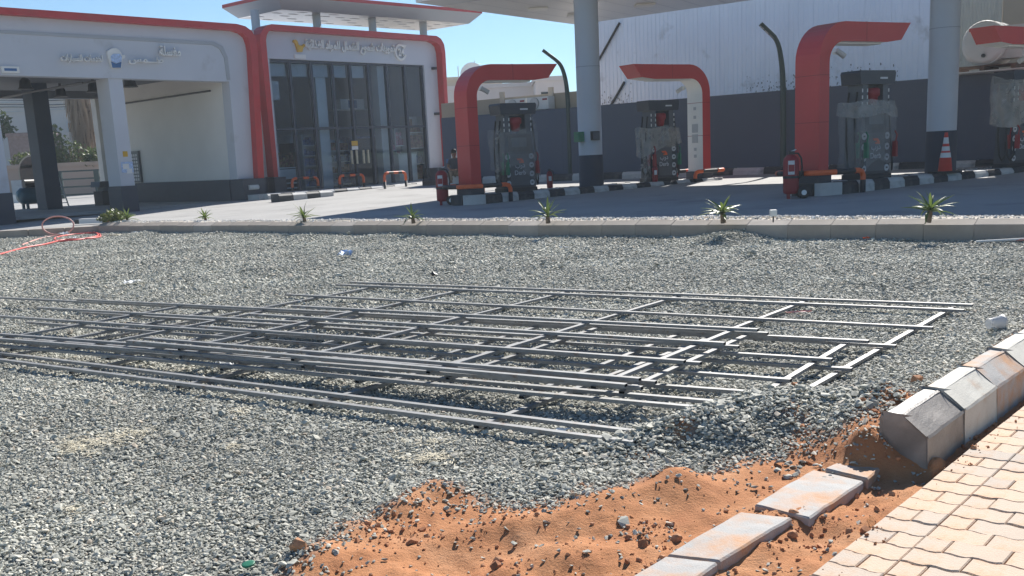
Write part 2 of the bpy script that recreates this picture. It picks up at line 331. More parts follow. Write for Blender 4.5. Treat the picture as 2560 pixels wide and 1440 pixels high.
def height(x, y):
    x = np.asarray(x, float); y = np.asarray(y, float)
    h = .022*fbm(x*.8, y*.8, 3) + .010*fbm(x*3.1, y*3.1, 9, 3)
    sd = soil_sd(x, y); inn = np.clip(sd/.25, 0, 1); inn = inn*inn*(3-2*inn)
    # gravel banked up against the far kerb and against the near kerb
    t = (x-kA[0])*kdir[0]+(y-kA[1])*kdir[1]; dk = (x-kA[0])*knor[0]+(y-kA[1])*knor[1]
    h = h + np.exp(-(np.clip(dk, 0, 9)/.5)**2)*np.clip(.02+.17*vnoise(t*.9, t*0+4.5, 5)**2, 0, 1)
    dn = -((x-nA[0])*nnor[0]+(y-nA[1])*nnor[1]); tn = (x-nA[0])*ndir[0]+(y-nA[1])*ndir[1]
    h = h + np.where(dn > -.05, .12*np.exp(-(np.clip(dn-.2, 0, 9)/.5)**2), 0)*np.clip((tn+.15)/.3, 0, 1)
    # mound of gravel and soil that buries the ends of the frames
    mz = np.zeros_like(h)
    for (A, za, sa), (B, zb, sb) in zip(crest[:-1], crest[1:]):
        d, tt = seg_dist(x, y, A, B); z = za+(zb-za)*tt; s = sa+(sb-sa)*tt
        mz = np.maximum(mz, z*np.exp(-(d/s)**2*1.1))
    h = np.maximum(h, 0)*.4 + h*.6 + mz*(1+.18*fbm(x*5, y*5, 21, 3))
    for a, b, z, s in heaps:
        q = P(a, b); h = h + z*np.exp(-((x-q[0])**2+(y-q[1])**2)/(s*s))
    for o1, o2, z, s in ((.29, .03, .15, .11), (.14, .06, .06, .08), (.38, -.25, .07, .2)):   # soil heaped against the broken end of the near kerb
        q = nA-nnor*o1-ndir*o2; h = h + z*np.exp(-((x-q[0])**2+(y-q[1])**2)/(s*s))
    for a, b, z, s in pits:
        q = P(a, b); h = h - z*np.exp(-((x-q[0])**2+(y-q[1])**2)/(s*s))
    h = h + inn*(-.012 + .040*fbm(x*4, y*4, 31, 4) + .030*np.abs(fbm(x*11, y*11, 41, 3)) + .020*fbm(x*30, y*30, 51, 3)*np.clip(vnoise(x*3.1, y*3.1, 57)*2.2-.5, .25, 1.4))
    # shallow trench beside the pavement, then level under the pavers
    dp = -((x-pe[0])*nnor[0]+(y-pe[1])*nnor[1])               # >0: soil side of the pavement edge
    h = h - .030*np.exp(-((dp-.17)/.09)**2)*np.clip(1-(tn+.05)/.1, .45, 1)
    h = np.where(dp < 0.02, np.minimum(h, -.025+.034*np.clip((dp+.10)/.12, 0, 1)*vnoise(x*9, y*9, 61)), h)
    h = np.where(dp < -.12, -.05, h)
    kf = np.clip((tn-.02)/.25, 0, 1)*np.clip((.06-dn)/.06, 0, 1)*(dp > -.1); h = h*(1-kf)+np.minimum(h, -.03)*kf
    # under and beyond the far kerb
    return np.where(dk < -.06, np.minimum(h, .02), h), sd

nt_, ny_ = 430, 360
ys = 2.2*(34/2.2)**np.linspace(0, 1, ny_); ts = np.linspace(-.95, .95, nt_)
TX = (ys[:, None]*ts[None, :]); TY = np.repeat(ys[:, None], nt_, 1)
TX = TX + 0.0
HZ, SD = height(TX, TY)
DK = (TX-kA[0])*knor[0]+(TY-kA[1])*knor[1]
v = np.stack([TX, TY, HZ], -1).reshape(-1, 3)
idx = np.arange(ny_*nt_).reshape(ny_, nt_)
q = np.stack([idx[:-1, :-1], idx[:-1, 1:], idx[1:, 1:], idx[1:, :-1]], -1).reshape(-1, 4)
keep = (DK.reshape(-1)[q].max(1) > -.25); q = q[keep]
me = bpy.data.meshes.new('gravel_bed'); me.from_pydata(v.tolist(), [], q.tolist()); me.update()
me.polygons.foreach_set('use_smooth', [True]*len(me.polygons))
edge_noise = .13*fbm(TX*3, TY*3, 71, 4) + .09*fbm(TX*10, TY*10, 75, 3)
soilmask = np.clip((SD+edge_noise)/.16+.5, 0, 1)
# soil showing through on the mound
cz = np.zeros_like(HZ)
for px_, py_, s_ in ((1700, 1062, .10), (1800, 1022, .09), (1600, 1095, .09), (2010, 1075, .20), (1930, 1100, .16), (2130, 1085, .12), (1880, 995, .07), (1990, 1040, .10)):
    c_ = P(px_, py_, .12); cz = np.maximum(cz, np.exp(-((TX-c_[0])**2+(TY-c_[1])**2)/(s_*s_)))
soilmask = np.maximum(soilmask, np.clip(cz*1.5-.5+edge_noise*3, 0, 1))
at = me.attributes.new('soil', 'FLOAT', 'POINT'); at.data.foreach_set('value', soilmask.reshape(-1))

m = bpy.data.materials.new('gravel_and_soil'); m.use_nodes = True; nt = m.node_tree; N = nt.nodes; L = nt.links; b = N['Principled BSDF']; b.inputs['Roughness'].default_value = .95
b.inputs['Specular IOR Level'].default_value = .2
a = N.new('ShaderNodeAttribute'); a.attribute_name = 'soil'; tc = N.new('ShaderNodeTexCoord')
def noise(scale, detail=6, rough=.6):
    n = N.new('ShaderNodeTexNoise'); n.inputs['Scale'].default_value = scale; n.inputs['Detail'].default_value = detail; n.inputs['Roughness'].default_value = rough; L.new(tc.outputs['Object'], n.inputs[0]); return n
def ramp(src, stops):
    r_ = N.new('ShaderNodeValToRGB'); L.new(src, r_.inputs[0]); e = r_.color_ramp.elements
    while len(e) < len(stops): e.new(.5)
    for k, (p_, c_) in enumerate(stops): e[k].position = p_; e[k].color = rgb(c_)
    return r_
s1 = noise(2.2, 8, .65); c1 = ramp(s1.outputs[0], [(.30, (.37, .155, .072)), (.5, (.48, .222, .104)), (.72, (.58, .315, .172))])
vo = N.new('ShaderNodeTexVoronoi'); vo.inputs['Scale'].default_value = 46; L.new(tc.outputs['Object'], vo.inputs[0])
g1 = ramp(vo.outputs['Color'], [(.2, (.15, .153, .14)), (.55, (.28, .282, .255)), (.9, (.42, .41, .365))])
mx = N.new('ShaderNodeMix'); mx.data_type = 'RGBA'; L.new(a.outputs['Fac'], mx.inputs[0]); L.new(g1.outputs[0], mx.inputs[6]); L.new(c1.outputs[0], mx.inputs[7])
L.new(mx.outputs[2], b.inputs['Base Color'])
bn = noise(70, 6, .7); bp = N.new('ShaderNodeBump'); bp.inputs['Strength'].default_value = .9; bp.inputs['Distance'].default_value = .012; L.new(bn.outputs[0], bp.inputs['Height']); L.new(bp.outputs[0], b.inputs['Normal'])
me.materials.append(m)
link('gravel_bed', me, kind='structure')

# far ground sheet
gb = MB(); gb.add([(-170, -60, -.35), (170, -60, -.35), (170, 190, -.35), (-170, 190, -.35)], [(0, 1, 2, 3)])
M['earth'] = mat('dry_earth', (.32, .24, .17), .95, var=.12, scale=.08, bump=.3, bscale=2)
gb.build('ground', 'earth', kind='structure')

# ------------------------------------------------------------------ stones as instances
srccol = bpy.data.collections.new('stone_source')
def rock(name, m_, seed, n=13, flat=.62):
    r_ = random.Random(seed); bm = bmesh.new()
    for _ in range(n):
        d = Vector((r_.gauss(0, 1), r_.gauss(0, 1), r_.gauss(0, 1))).normalized(); bm.verts.new((d.x*.5*r_.uniform(.8, 1.15), d.y*.38*r_.uniform(.8, 1.15), d.z*.5*flat*r_.uniform(.8, 1.1)))
    bmesh.ops.convex_hull(bm, input=bm.verts); loose = [v_ for v_ in bm.verts if not v_.link_faces]; bmesh.ops.delete(bm, geom=loose, context='VERTS')
    me_ = bpy.data.meshes.new(name); bm.to_mesh(me_); bm.free(); me_.materials.append(m_); return bpy.data.objects.new(name, me_)
def stone_mat(name, stops, rough=.8, soil=None):
    m_ = bpy.data.materials.new(name); m_.use_nodes = True; nt_m = m_.node_tree; Nn = nt_m.nodes; Ll = nt_m.links; p = Nn['Principled BSDF']; p.inputs['Roughness'].default_value = rough
    oi = Nn.new('ShaderNodeObjectInfo'); r_ = Nn.new('ShaderNodeValToRGB'); Ll.new(oi.outputs['Random'], r_.inputs[0]); e = r_.color_ramp.elements
    while len(e) < len(stops): e.new(.5)
    for k, (pp, c_) in enumerate(stops): e[k].position = pp; e[k].color = rgb(c_)
    pn = Nn.new('ShaderNodeTexNoise'); pn.inputs['Scale'].default_value = .75; pn.inputs['Detail'].default_value = 5; Ll.new(oi.outputs['Location'], pn.inputs[0])
    pm_ = Nn.new('ShaderNodeMapRange'); pm_.inputs[1].default_value = .35; pm_.inputs[2].default_value = .65; pm_.inputs[3].default_value = .80; pm_.inputs[4].default_value = 1.16; Ll.new(pn.outputs[0], pm_.inputs[0])
    tcn = Nn.new('ShaderNodeTexCoord'); nz = Nn.new('ShaderNodeTexNoise'); nz.inputs['Scale'].default_value = 3; nz.inputs['Detail'].default_value = 5; Ll.new(tcn.outputs['Object'], nz.inputs[0])
    mr = Nn.new('ShaderNodeMapRange'); mr.inputs[1].default_value = .25; mr.inputs[2].default_value = .75; mr.inputs[3].default_value = .7; mr.inputs[4].default_value = 1.3; Ll.new(nz.outputs[0], mr.inputs[0])
    mm = Nn.new('ShaderNodeMix'); mm.data_type = 'RGBA'; mm.blend_type = 'MULTIPLY'; mm.inputs[0].default_value = 1; Ll.new(r_.outputs[0], mm.inputs[6]); Ll.new(mr.outputs[0], mm.inputs[7]); m3 = Nn.new('ShaderNodeMix'); m3.data_type = 'RGBA'; m3.blend_type = 'MULTIPLY'; m3.inputs[0].default_value = 1; Ll.new(mm.outputs[2], m3.inputs[6]); Ll.new(pm_.outputs[0], m3.inputs[7]); Ll.new(m3.outputs[2], p.inputs['Base Color'])
    return m_
M['stone'] = stone_mat('crushed_stone', [(0, (.26, .26, .222)), (.3, (.355, .352, .30)), (.6, (.44, .432, .368)), (.82, (.515, .50, .425)), (.95, (.545, .518, .44)), (1, (.50, .41, .31))])
M['stone_white'] = stone_mat('white_stone', [(0, (.60, .56, .50)), (.5, (.70, .67, .62)), (1, (.78, .76, .72))], .8)
M['clod'] = stone_mat('soil_clod', [(0, (.33, .135, .062)), (.5, (.44, .205, .10)), (1, (.54, .29, .16))], .95)
def source(tag_, m_, n, flat, pts):
    c = bpy.data.collections.new('source_'+tag_)
    for k in range(n): c.objects.link(rock(tag_+'_piece', m_, 100+k, pts, flat))
    return c
SRC_STONE = source('crushed_stone', M['stone'], 9, .44, 12)
SRC_WHITE = source('white_stone', M['stone_white'], 5, .75, 12)
SRC_CLOD = source('clod', M['clod'], 6, .8, 22)
def scatter(name, src, pts, sizes, tilt=.55, seed=1):
    me_ = bpy.data.meshes.new(name); me_.from_pydata(pts.tolist(), [], []); at_ = me_.attributes.new('size', 'FLOAT', 'POINT'); at_.data.foreach_set('value', np.asarray(sizes, np.float32))
    o = link(name, me_, kind='stuff')
    ng = bpy.data.node_groups.new(name, 'GeometryNodeTree'); ng.interface.new_socket('Geometry', in_out='INPUT', socket_type='NodeSocketGeometry'); ng.interface.new_socket('Geometry', in_out='OUTPUT', socket_type='NodeSocketGeometry')
    n = ng.nodes; l = ng.links; gi = n.new('NodeGroupInput'); go = n.new('NodeGroupOutput'); ci = n.new('GeometryNodeCollectionInfo'); ci.inputs['Collection'].default_value = src; ci.inputs['Separate Children'].default_value = True
    ip = n.new('GeometryNodeInstanceOnPoints'); ip.inputs['Pick Instance'].default_value = True
    rv = n.new('FunctionNodeRandomValue'); rv.data_type = 'FLOAT_VECTOR'; rv.inputs[0].default_value = (-tilt, -tilt, 0); rv.inputs[1].default_value = (tilt, tilt, 6.283); rv.inputs['Seed'].default_value = seed
    na = n.new('GeometryNodeInputNamedAttribute'); na.data_type = 'FLOAT'; na.inputs['Name'].default_value = 'size'
    l.new(gi.outputs[0], ip.inputs['Points']); l.new(ci.outputs[0], ip.inputs['Instance']); l.new(rv.outputs[0], ip.inputs['Rotation']); l.new(na.outputs[0], ip.inputs['Scale']); l.new(ip.outputs[0], go.inputs[0])
    md = o.modifiers.new('scatter', 'NODES'); md.node_group = ng; return o
def bilerp(G_, x, y):
    fy = np.clip(np.log(y/2.2)/np.log(34/2.2)*(ny_-1), 0, ny_-1.001); fx = np.clip((x/y+.95)/1.9*(nt_-1), 0, nt_-1.001)
    iy = fy.astype(int); ix = fx.astype(int); fy -= iy; fx -= ix
    return (G_[iy, ix]*(1-fx)+G_[iy, ix+1]*fx)*(1-fy)+(G_[iy+1, ix]*(1-fx)+G_[iy+1, ix+1]*fx)*fy
pts = []; siz = []
def cells(y0, y1, sp, tmax=.66):
    xs = np.arange(-tmax*y1, tmax*y1, sp); yy = np.arange(y0, y1, sp); X, Y_ = np.meshgrid(xs, yy); X = X+RNG.uniform(-.5, .5, X.shape)*sp; Y_ = Y_+RNG.uniform(-.5, .5, Y_.shape)*sp
    k = (np.abs(X) < tmax*Y_+.3); return X[k], Y_[k]
for y0, y1, sp, s0 in ((3.0, 6.2, .0162, .0205), (6.2, 10, .0192, .0235), (10, 15, .0235, .028), (15, 32, .030, .035)):
    X, Y_ = cells(y0, y1, sp)
    dk = (X-kA[0])*knor[0]+(Y_-kA[1])*knor[1]; dn = -((X-nA[0])*nnor[0]+(Y_-nA[1])*nnor[1]); tn = (X-nA[0])*ndir[0]+(Y_-nA[1])*ndir[1]
    k = (dk > .02) & ((dn > .16) | ((tn < 0) & (dn > -.1))); X, Y_ = X[k], Y_[k]
    sm = bilerp(soilmask, X, Y_); sdv = bilerp(SD, X, Y_)
    cl = vnoise(X*2.6, Y_*2.6, 91)*.6+vnoise(X*7, Y_*7, 93)*.4
    pr_ = np.where(sm > .5, np.clip((cl-.60)*2.4, 0, 1)*np.exp(-np.clip(sdv, 0, 9)/.55)*.9+.7*np.exp(-np.clip(sdv, 0, 9)/.09)+.022, 1-sm*.6)
    k = RNG.uniform(0, 1, X.shape) < pr_; X, Y_, sdv = X[k], Y_[k], sdv[k]
    dm = np.full(X.shape, 1e9)
    for (A, _, _), (B, _, _) in zip(crest[:-1], crest[1:]): dm = np.minimum(dm, seg_dist(X, Y_, A, B)[0])
    s = s0*RNG.lognormal(0, .34, X.shape)*(1+.5*np.exp(-(dm/.35)**2))
    Z = bilerp(HZ, X, Y_)+s*RNG.uniform(.05, .38, X.shape)
    pts.append(np.stack([X, Y_, Z], -1)); siz.append(s)
pts = np.vstack(pts); siz = np.concatenate(siz); print('stones', len(pts))
scatter('gravel', SRC_STONE, pts, siz)
# clods of soil
X, Y_ = cells(3.0, 7.5, .0125); sm = bilerp(soilmask, X, Y_); dp = -((X-pe[0])*nnor[0]+(Y_-pe[1])*nnor[1])
cl = vnoise(X*3.4, Y_*3.4, 97)*.6+vnoise(X*10, Y_*10, 99)*.4
k = (sm > .30) & (dp > -.12) & (RNG.uniform(0, 1, X.shape) < np.clip((cl-.48)*1.1, .018, 1)*np.where(dp < .03, .25, 1)); X, Y_ = X[k], Y_[k]
s = np.clip(RNG.lognormal(math.log(.0085), .62, X.shape), .004, .060)
scatter('soil_clods', SRC_CLOD, np.stack([X, Y_, np.where(dp[k] < 0, np.maximum(bilerp(HZ, X, Y_), 0), bilerp(HZ, X, Y_))+s*.12], -1), s, seed=4)
def gz(x, y): return float(bilerp(HZ, np.array([float(x)]), np.array([float(y)]))[0])

# ================================================================== PAVEMENT
pav = MB()
ax = ndir; ay = nnor                                          # ax runs up the pavement, ay across it away from the soil
def pw(u_, w_, z=0.): q_ = pj + ax*u_ + ay*w_; return (q_[0], q_[1], z)
pav.add([pw(-2, -.22, -.014), pw(9, -.22, -.014), pw(9, 4.5, -.014), pw(-2, 4.5, -.014)], [(0, 1, 2, 3)])
M['joint'] = mat('joint_sand', (.44, .23, .12), .95, var=.2, scale=9, bump=.5, bscale=60)
pavement = pav.build('pavement', 'joint', kind='structure')
def paver_mat():
    m_ = mat('paver', (.52, .415, .325), .85, var=.10, scale=5, bump=.35, bscale=110, dirt=(.50, .28, .14), dirt_amt=.30, dscale=5)
    nt_m = m_.node_tree; Nn = nt_m.nodes; Ll = nt_m.links; p = Nn['Principled BSDF']; old = p.inputs['Base Color'].links[0].from_socket
    oi = Nn.new('ShaderNodeObjectInfo'); r_ = Nn.new('ShaderNodeValToRGB'); e = r_.color_ramp.elements; e.new(.5)
    for k_, (pp, c_) in enumerate([(0, (.80, .87, .95)), (.22, (.96, .97, .97)), (1, (1.10, 1.0, .92))]): e[k_].position = pp; e[k_].color = rgb(c_)
    Ll.new(oi.outputs['Random'], r_.inputs[0]); mm = Nn.new('ShaderNodeMix'); mm.data_type = 'RGBA'; mm.blend_type = 'MULTIPLY'; mm.inputs[0].default_value = 1
    Ll.new(old, mm.inputs[6]); Ll.new(r_.outputs[0], mm.inputs[7]); Ll.new(mm.outputs[2], p.inputs['Base Color']); return m_
M['paver'] = paver_mat()
ROW, LEN, GAP, AMP = .155, .225, .0038, .0072
def wave(w_):                                                  # the wavy long edge, one S per paver length
    t = (w_/LEN*2) % 1.0
    return AMP*(1 if t < .30 else (1-2*(t-.30)/.2 if t < .5 else (-1 if t < .80 else -1+2*(t-.80)/.2)))
def paver_mesh(w0, w1):
    n = max(6, int(round((w1-w0)/.0225))); ws = [w0+GAP/2+(w1-w0-GAP)*i/n for i in range(n+1)]
    lo = [(w_, GAP/2+wave(w_)) for w_ in ws]; hi = [(w_, ROW-GAP/2+wave(w_)) for w_ in reversed(ws)]; o_ = lo+hi
    cx = sum(a_ for a_, _ in o_)/len(o_); cy = sum(b_ for _, b_ in o_)/len(o_); k_ = len(o_)
    def ins(d): return [(a_+(d if a_ < cx else -d)*min(1, abs(a_-cx)/(w1-w0)*4), b_+(d if b_ < cy else -d)) for a_, b_ in o_]
    r0 = [(a_, b_, -.05) for a_, b_ in o_]; r1 = [(a_, b_, -.005) for a_, b_ in o_]; r2 = [(a_, b_, 0) for a_, b_ in ins(.0045)]
    mb = MB(); vs_ = r0+r1+r2; fs = []
    for t in range(2):
        for i in range(k_): j = (i+1) % k_; fs.append((t*k_+i, t*k_+j, (t+1)*k_+j, (t+1)*k_+i))
    tr = tessellate_polygon([[Vector((a_, b_, 0)) for a_, b_, _ in r2]]); fs += [tuple(2*k_+i for i in t) for t in tr]
    v_ = [(b_, -a_, c_) for a_, b_, c_ in vs_]                 # local x up the pavement, local -y across
    return mb.add(v_, fs).mesh('paver', 'paver')
pm = {}
NPV = 0
PROT = R(90-NHEAD)
def in_view(x, y, pad=900):
    p_ = np.array([x, y, 0.])-C0; dz = p_@cf
    if dz < .5: return False
    px_ = 1280+FPX*(p_@cr)/dz; py_ = PCY-FPX*(p_@cu)/dz
    return -pad < px_ < 2560+pad and -pad < py_ < 1440+pad
for row in range(-5, 24):
    u0 = row*ROW
    pieces = [(-LEN, 0)] if row % 2 == 0 else [(-LEN, -LEN/2), (-LEN/2, 0)]
    w_ = 0
    if row % 2: pieces.append((0, LEN/2)); w_ = LEN/2
    while w_ < 2.0: pieces.append((w_, w_+LEN)); w_ += LEN
    for a_, b_ in pieces:
        c_ = pw(u0+ROW/2, (a_+b_)/2)
        if not in_view(c_[0], c_[1]) or NPV >= 298: continue
        key = (round((a_ % LEN)/LEN*2) % 2, round((b_-a_), 4))
        if key not in pm: base = (key[0]*LEN/2); pm[key] = paver_mesh(base, base+b_-a_), base
        me_, base = pm[key]; q_ = pw(u0, a_-base, RNG.uniform(-.004, .003))
        o = link('paver', me_, pavement, q_, PROT); o.rotation_euler.x = R(RNG.uniform(-.6, .6)); o.rotation_euler.y = R(RNG.uniform(-.5, .5)); NPV += 1
print('pavers', NPV)

# ================================================================== KERBS
def kerb_piece(name, prof, length, m_, bev=.006):
    mb = MB(); mb.prism(prof, 0, length, axis='x'); me_ = mb.mesh(name, m_); return bevel_mesh(me_, bev)
# far kerb, chamfered on the gravel side: local x along, local y away from the camera
fprof = [(0, -.30), (0, .012), (.18, .085), (.235, .087), (.235, -.30)]
kerb = link('far_kerb', None, None); kerb['kind'] = 'structure'
klen = .72; pieces = [kerb_piece('kerb_stone', fprof, klen-.008, k_) for k_ in ('kerb', 'kerb', 'kerb2')]
pos = -.0; total = np.linalg.norm(kB-K0)+6; krot = R(90-KHEAD); i = 0
def kz(s_): return .205+.0022*s_
while pos < total:
    a_ = K0+kdir*pos; o = link('kerb_stone', pieces[[0, 1, 0, 0, 1, 0, 2][i % 7] if i > 5 else 0], kerb, (a_[0], a_[1], kz(pos)+RNG.uniform(-.006, .006)), krot+R(RNG.uniform(-.25, .25)))
    pos += klen; i += 1
kerb.name = 'kerb'
# low concrete edge of the driveway, left of the far kerb
le = MB(); a_ = K0+np.array([.02, .12]); b_ = d2(P(0, 578, .2))+np.array([-9, -.4]); dd = (b_-a_)/np.linalg.norm(b_-a_); nn = np.array([-dd[1], dd[0]]); nn = nn if nn[1] > 0 else -nn
for k_ in range(14):
    s0, s1 = k_*1.0, k_*1.0+.985; q0, q1 = a_+dd*s0, a_+dd*s1
    mb = MB(); mb.add([(*q0, -.3), (*q1, -.3), (*(q1+nn*.22), -.3), (*(q0+nn*.22), -.3), (*q0, .205), (*q1, .205), (*(q1+nn*.22), .212), (*(q0+nn*.22), .212)], [(0, 1, 2, 3), (4, 5, 6, 7), (0, 1, 5, 4), (1, 2, 6, 5), (2, 3, 7, 6), (3, 0, 4, 7)])
    me_ = bevel_mesh(mb.mesh('kerb_stone', 'kerb'), .008)
    if k_ == 0: ledge = link('driveway_kerb', None, None, kind='structure')
    link('kerb_stone', me_, ledge)
# near kerb on the right
nprof = [(0, -.22), (0, 0), (.13, .095), (.215, .10), (.23, .07), (.23, -.22)]
nk = link('roadside_kerb', None, None, kind='structure')
nrot = R(90-NHEAD); nl = .605
for i, (m_, dz, tw) in enumerate((('kerb_wet', -.004, .6), ('kerb_pale', .006, 0), ('slab', .004, -.4), ('kerb_pale', .008, .2), ('kerb_pale', .004, 0), ('kerb', 0, 0), ('kerb_pale', 0, 0), ('kerb', 0, 0), ('kerb_pale', 0, 0), ('slab', 0, .2), ('kerb', .003, 0), ('kerb_pale', 0, 0))):
    a_ = nA+ndir*(i*nl); o = link('kerb_stone', roughen(kerb_piece('kerb_stone', nprof, nl-.010, m_, .009), 5, .0055, 9, i*3), nk, (a_[0], a_[1], .17+dz), nrot+R(tw))
    if i == 0: o['label'] = 'dark damp kerbstone with a broken end'
    if i == 2: o['label'] = 'kerbstone smeared with red soil'
# toppled kerb stones lying in the soil
def slab(label, A, B, Cc, D, z, th, drop=.0, m_='slab'):
    """corners of the top face in the photo: near left, far left, far right, near right"""
    qs = [P(x, y, z) for x, y in (A, B, Cc, D)]; c = sum(qs)/4
    loc = (c[0], c[1], z)
    mb = MB(); top = [np.array(q_)-np.array([c[0], c[1], z]) for q_ in qs]; n_ = 5
    vs_ = [tuple(t) for t in top]+[(t[0]*1.0, t[1]*1.0, -th) for t in top]
    mb.add(vs_, [(0, 1, 2, 3), (7, 6, 5, 4), (0, 4, 5, 1), (1, 5, 6, 2), (2, 6, 7, 3), (3, 7, 4, 0)])
    me_ = mb.mesh('kerb_slab', m_); bevel_mesh(me_, .008); roughen(me_, 6, .006, 8, int(A[0]))
    o = link('kerb_slab', me_, None, loc); o.rotation_euler.x = R(drop)
    return tag(o, label, 'kerbstone', 'toppled kerbstones in the red soil')
slab('toppled kerbstone half buried in soil, bare grey patch on top', (1886, 1261), (2032, 1168), (2160, 1200), (2022, 1301), .015, .14, -1.5)
slab('long pale toppled kerbstone with a straight clean side face', (1667, 1385), (1849, 1278), (1980, 1291), (1800, 1403), .03, .17)
slab('small buried corner of a kerbstone beside the broken kerb end', (2062, 1172), (2120, 1140), (2212, 1162), (2169, 1197), .022, .12)
slab('toppled kerbstone with grey top at the bottom edge of the photo', (1545, 1462), (1664, 1388), (1795, 1405), (1690, 1480), .03, .17)

# ================================================================== WELDED STEEL FRAMES
def square_tube(a, b, w=.042, h=.022, wall=.003, roll=0.):
    a = Vector(a); b = Vector(b); d = (b-a); L_ = d.length; mb = MB()
    def ring(ww, hh, x): return [(x, -ww/2, -hh/2), (x, ww/2, -hh/2), (x, ww/2, hh/2), (x, -ww/2, hh/2)]
    vs_ = ring(w, h, 0)+ring(w, h, L_)+ring(w-2*wall, h-2*wall, 0)+ring(w-2*wall, h-2*wall, L_); fs = []; mi = []
    for i in range(4):
        j = (i+1) % 4; fs += [(i, j, 4+j, 4+i), (8+i, 12+i, 12+j, 8+j), (i, 8+i, 8+j, j), (4+i, 4+j, 12+j, 12+i)]; mi += [0, 1, 0, 0]
    mb.add(vs_, fs, mi); return mb, a, d
def bar(name, parent, a, b, **k):
    mb, a_, d = square_tube(a, b, **k); o = mb.build(name, ['steel', 'steel_in'], parent, a_-parent.location)
    o.rotation_mode = 'QUATERNION'; o.rotation_quaternion = (Matrix.Rotation(math.atan2(d.y, d.x), 4, 'Z') @ Matrix.Rotation(-math.atan2(d.z, math.hypot(d.x, d.y)), 4, 'Y')).to_quaternion(); return o
def steel_frame(label, rails, zr, first, step, count, zx=None, ext=(.05, .05), short=None):
    """rails: ((left px), (right px)) far to near; crossbars lie under the rails."""
    zx = zr-.0245 if zx is None else zx
    W = [(P(*l, zr), P(*r_, zr)) for l, r_ in rails]; c = W[len(W)//2]; loc = (c[0]+c[1])/2; loc[2] = 0
    t = thing('steel_frame', label, 'steel frame', loc, 90, 'welded steel frames stacked on the gravel')
    for a, b in W: bar('rail', t, a+np.array([0, 0, RNG.uniform(-.004, .004)]), b+np.array([0, 0, RNG.uniform(-.004, .004)]))
    (a0, b0), (a1, b1) = W[0], W[-1]
    u0 = (a0-b0)/np.linalg.norm(a0-b0); u1 = (a1-b1)/np.linalg.norm(a1-b1)
    # the rails' right ends lie on one straight line; set the crossbars in from it
    for k in range(count):
        s = first+step*k; p = b0+u0*s; q_ = b1+u1*(s+(np.dot(b0-b1, u0)))
        if k == 0 and short: q_ = p+(q_-p)*short
        p2 = p.copy(); q2 = q_.copy(); d = (p-q_)/np.linalg.norm(p-q_); p2 = p+d*ext[0]; q2 = q_-d*ext[1]
        p2[2] = q2[2] = zx+RNG.uniform(-.002, .002); bar('crossbar', t, q2, p2)
    return t
def extend(l, r_, n0): return l, r_
steel_frame('lowest and largest steel frame, reaching farthest back towards the kerb', [((877, 706), (2432, 764)), ((841, 712), (2410, 776)), ((715, 736), (2332, 820)), ((560, 770), (2240, 867)), ((320, 808), (2130, 925)), ((60, 850), (1905, 982)), ((-145, 866), (1625, 1086)), ((-170, 878), (1585, 1107))], .065, .17, 1.385, 6, ext=(.04, .02), short=.70)
steel_frame('second steel frame from the ground, its right ends lying on the lowest one', [((-60, 742), (2172, 855)), ((210, 781), (2080, 901)), ((70, 806), (1977, 951)), ((-160, 838), (1825, 1010)), ((-210, 845), (1795, 1025))], .115, .17, 1.36, 6, ext=(.03, .03))
steel_frame('third steel frame up, reaching farthest to the left', [((195, 749), (1920, 834)), ((95, 769), (1847, 867)), ((-20, 789), (1752, 910)), ((-200, 822), (1640, 955)), ((-250, 829), (1605, 972))], .165, .17, 1.30, 6, ext=(.03, .03))
steel_frame('topmost and shortest steel frame of the stack', [((731, 765), (1895, 825)), ((627, 787), (1812, 860)), ((500, 817), (1712, 904)), ((362, 845), (1600, 950)), ((320, 853), (1565, 963))], .215, .22, 1.28, 4, ext=(.03, .03))
# ================================================================== FORECOURT
fl = MB()
def fpt(x, y): return (x, y, FZ(x, y))
kb = [K0-kdir*0.1-knor*.9, kB+kdir*9-knor*.9]
fv = [fpt(*kb[0]), fpt(*kb[1]), fpt(60, 0), fpt(60, 90), fpt(-60, 90), fpt(-60, 33), fpt(-26, 30.7), fpt(*(K0+np.array([-.2, .30])))]
fl.add(fv, [tuple(range(8))]); fl.build('forecourt', 'asphalt', kind='structure')
# planting bed between the kerb and the forecourt
bd = MB(); n_ = 40; vs_ = []; fs = []
for i in range(n_+1):
    p_ = K0+kdir*(i/n_*(total+2))
    for w_, dz in ((.20, .05), (.38, .10), (.65, .09), (.95, .0)): q_ = p_-knor*w_; vs_.append((q_[0], q_[1], kz(i/n_*total)+dz+(.02*float(fbm(i*.7, w_*3, 5, 2)))))
for i in range(n_):
    for k_ in range(3): a = i*4+k_; fs.append((a, a+4, a+5, a+1))
M['bed'] = mat('pale_gravel_base', (.50, .45, .38), .95, var=.15, scale=8, bump=.5, bscale=40)
bd.add(vs_, fs, 0, True); bd.build('planting_bed', 'bed', kind='structure')
tt = RNG.uniform(0, total+2, 9000); ww = RNG.uniform(.225, .92, 9000); q_ = K0[None]+kdir[None]*tt[:, None]-knor[None]*ww[:, None]
hz = kz(tt)+np.interp(ww, [.20, .38, .65, .95], [.06, .11, .10, .0])+.03*np.clip(fbm(tt*1.3, ww*2, 15, 2), -1, 1)
scatter('white_gravel', SRC_WHITE, np.stack([q_[:, 0], q_[:, 1], hz], -1), RNG.lognormal(math.log(.040), .3, 9000), seed=3)

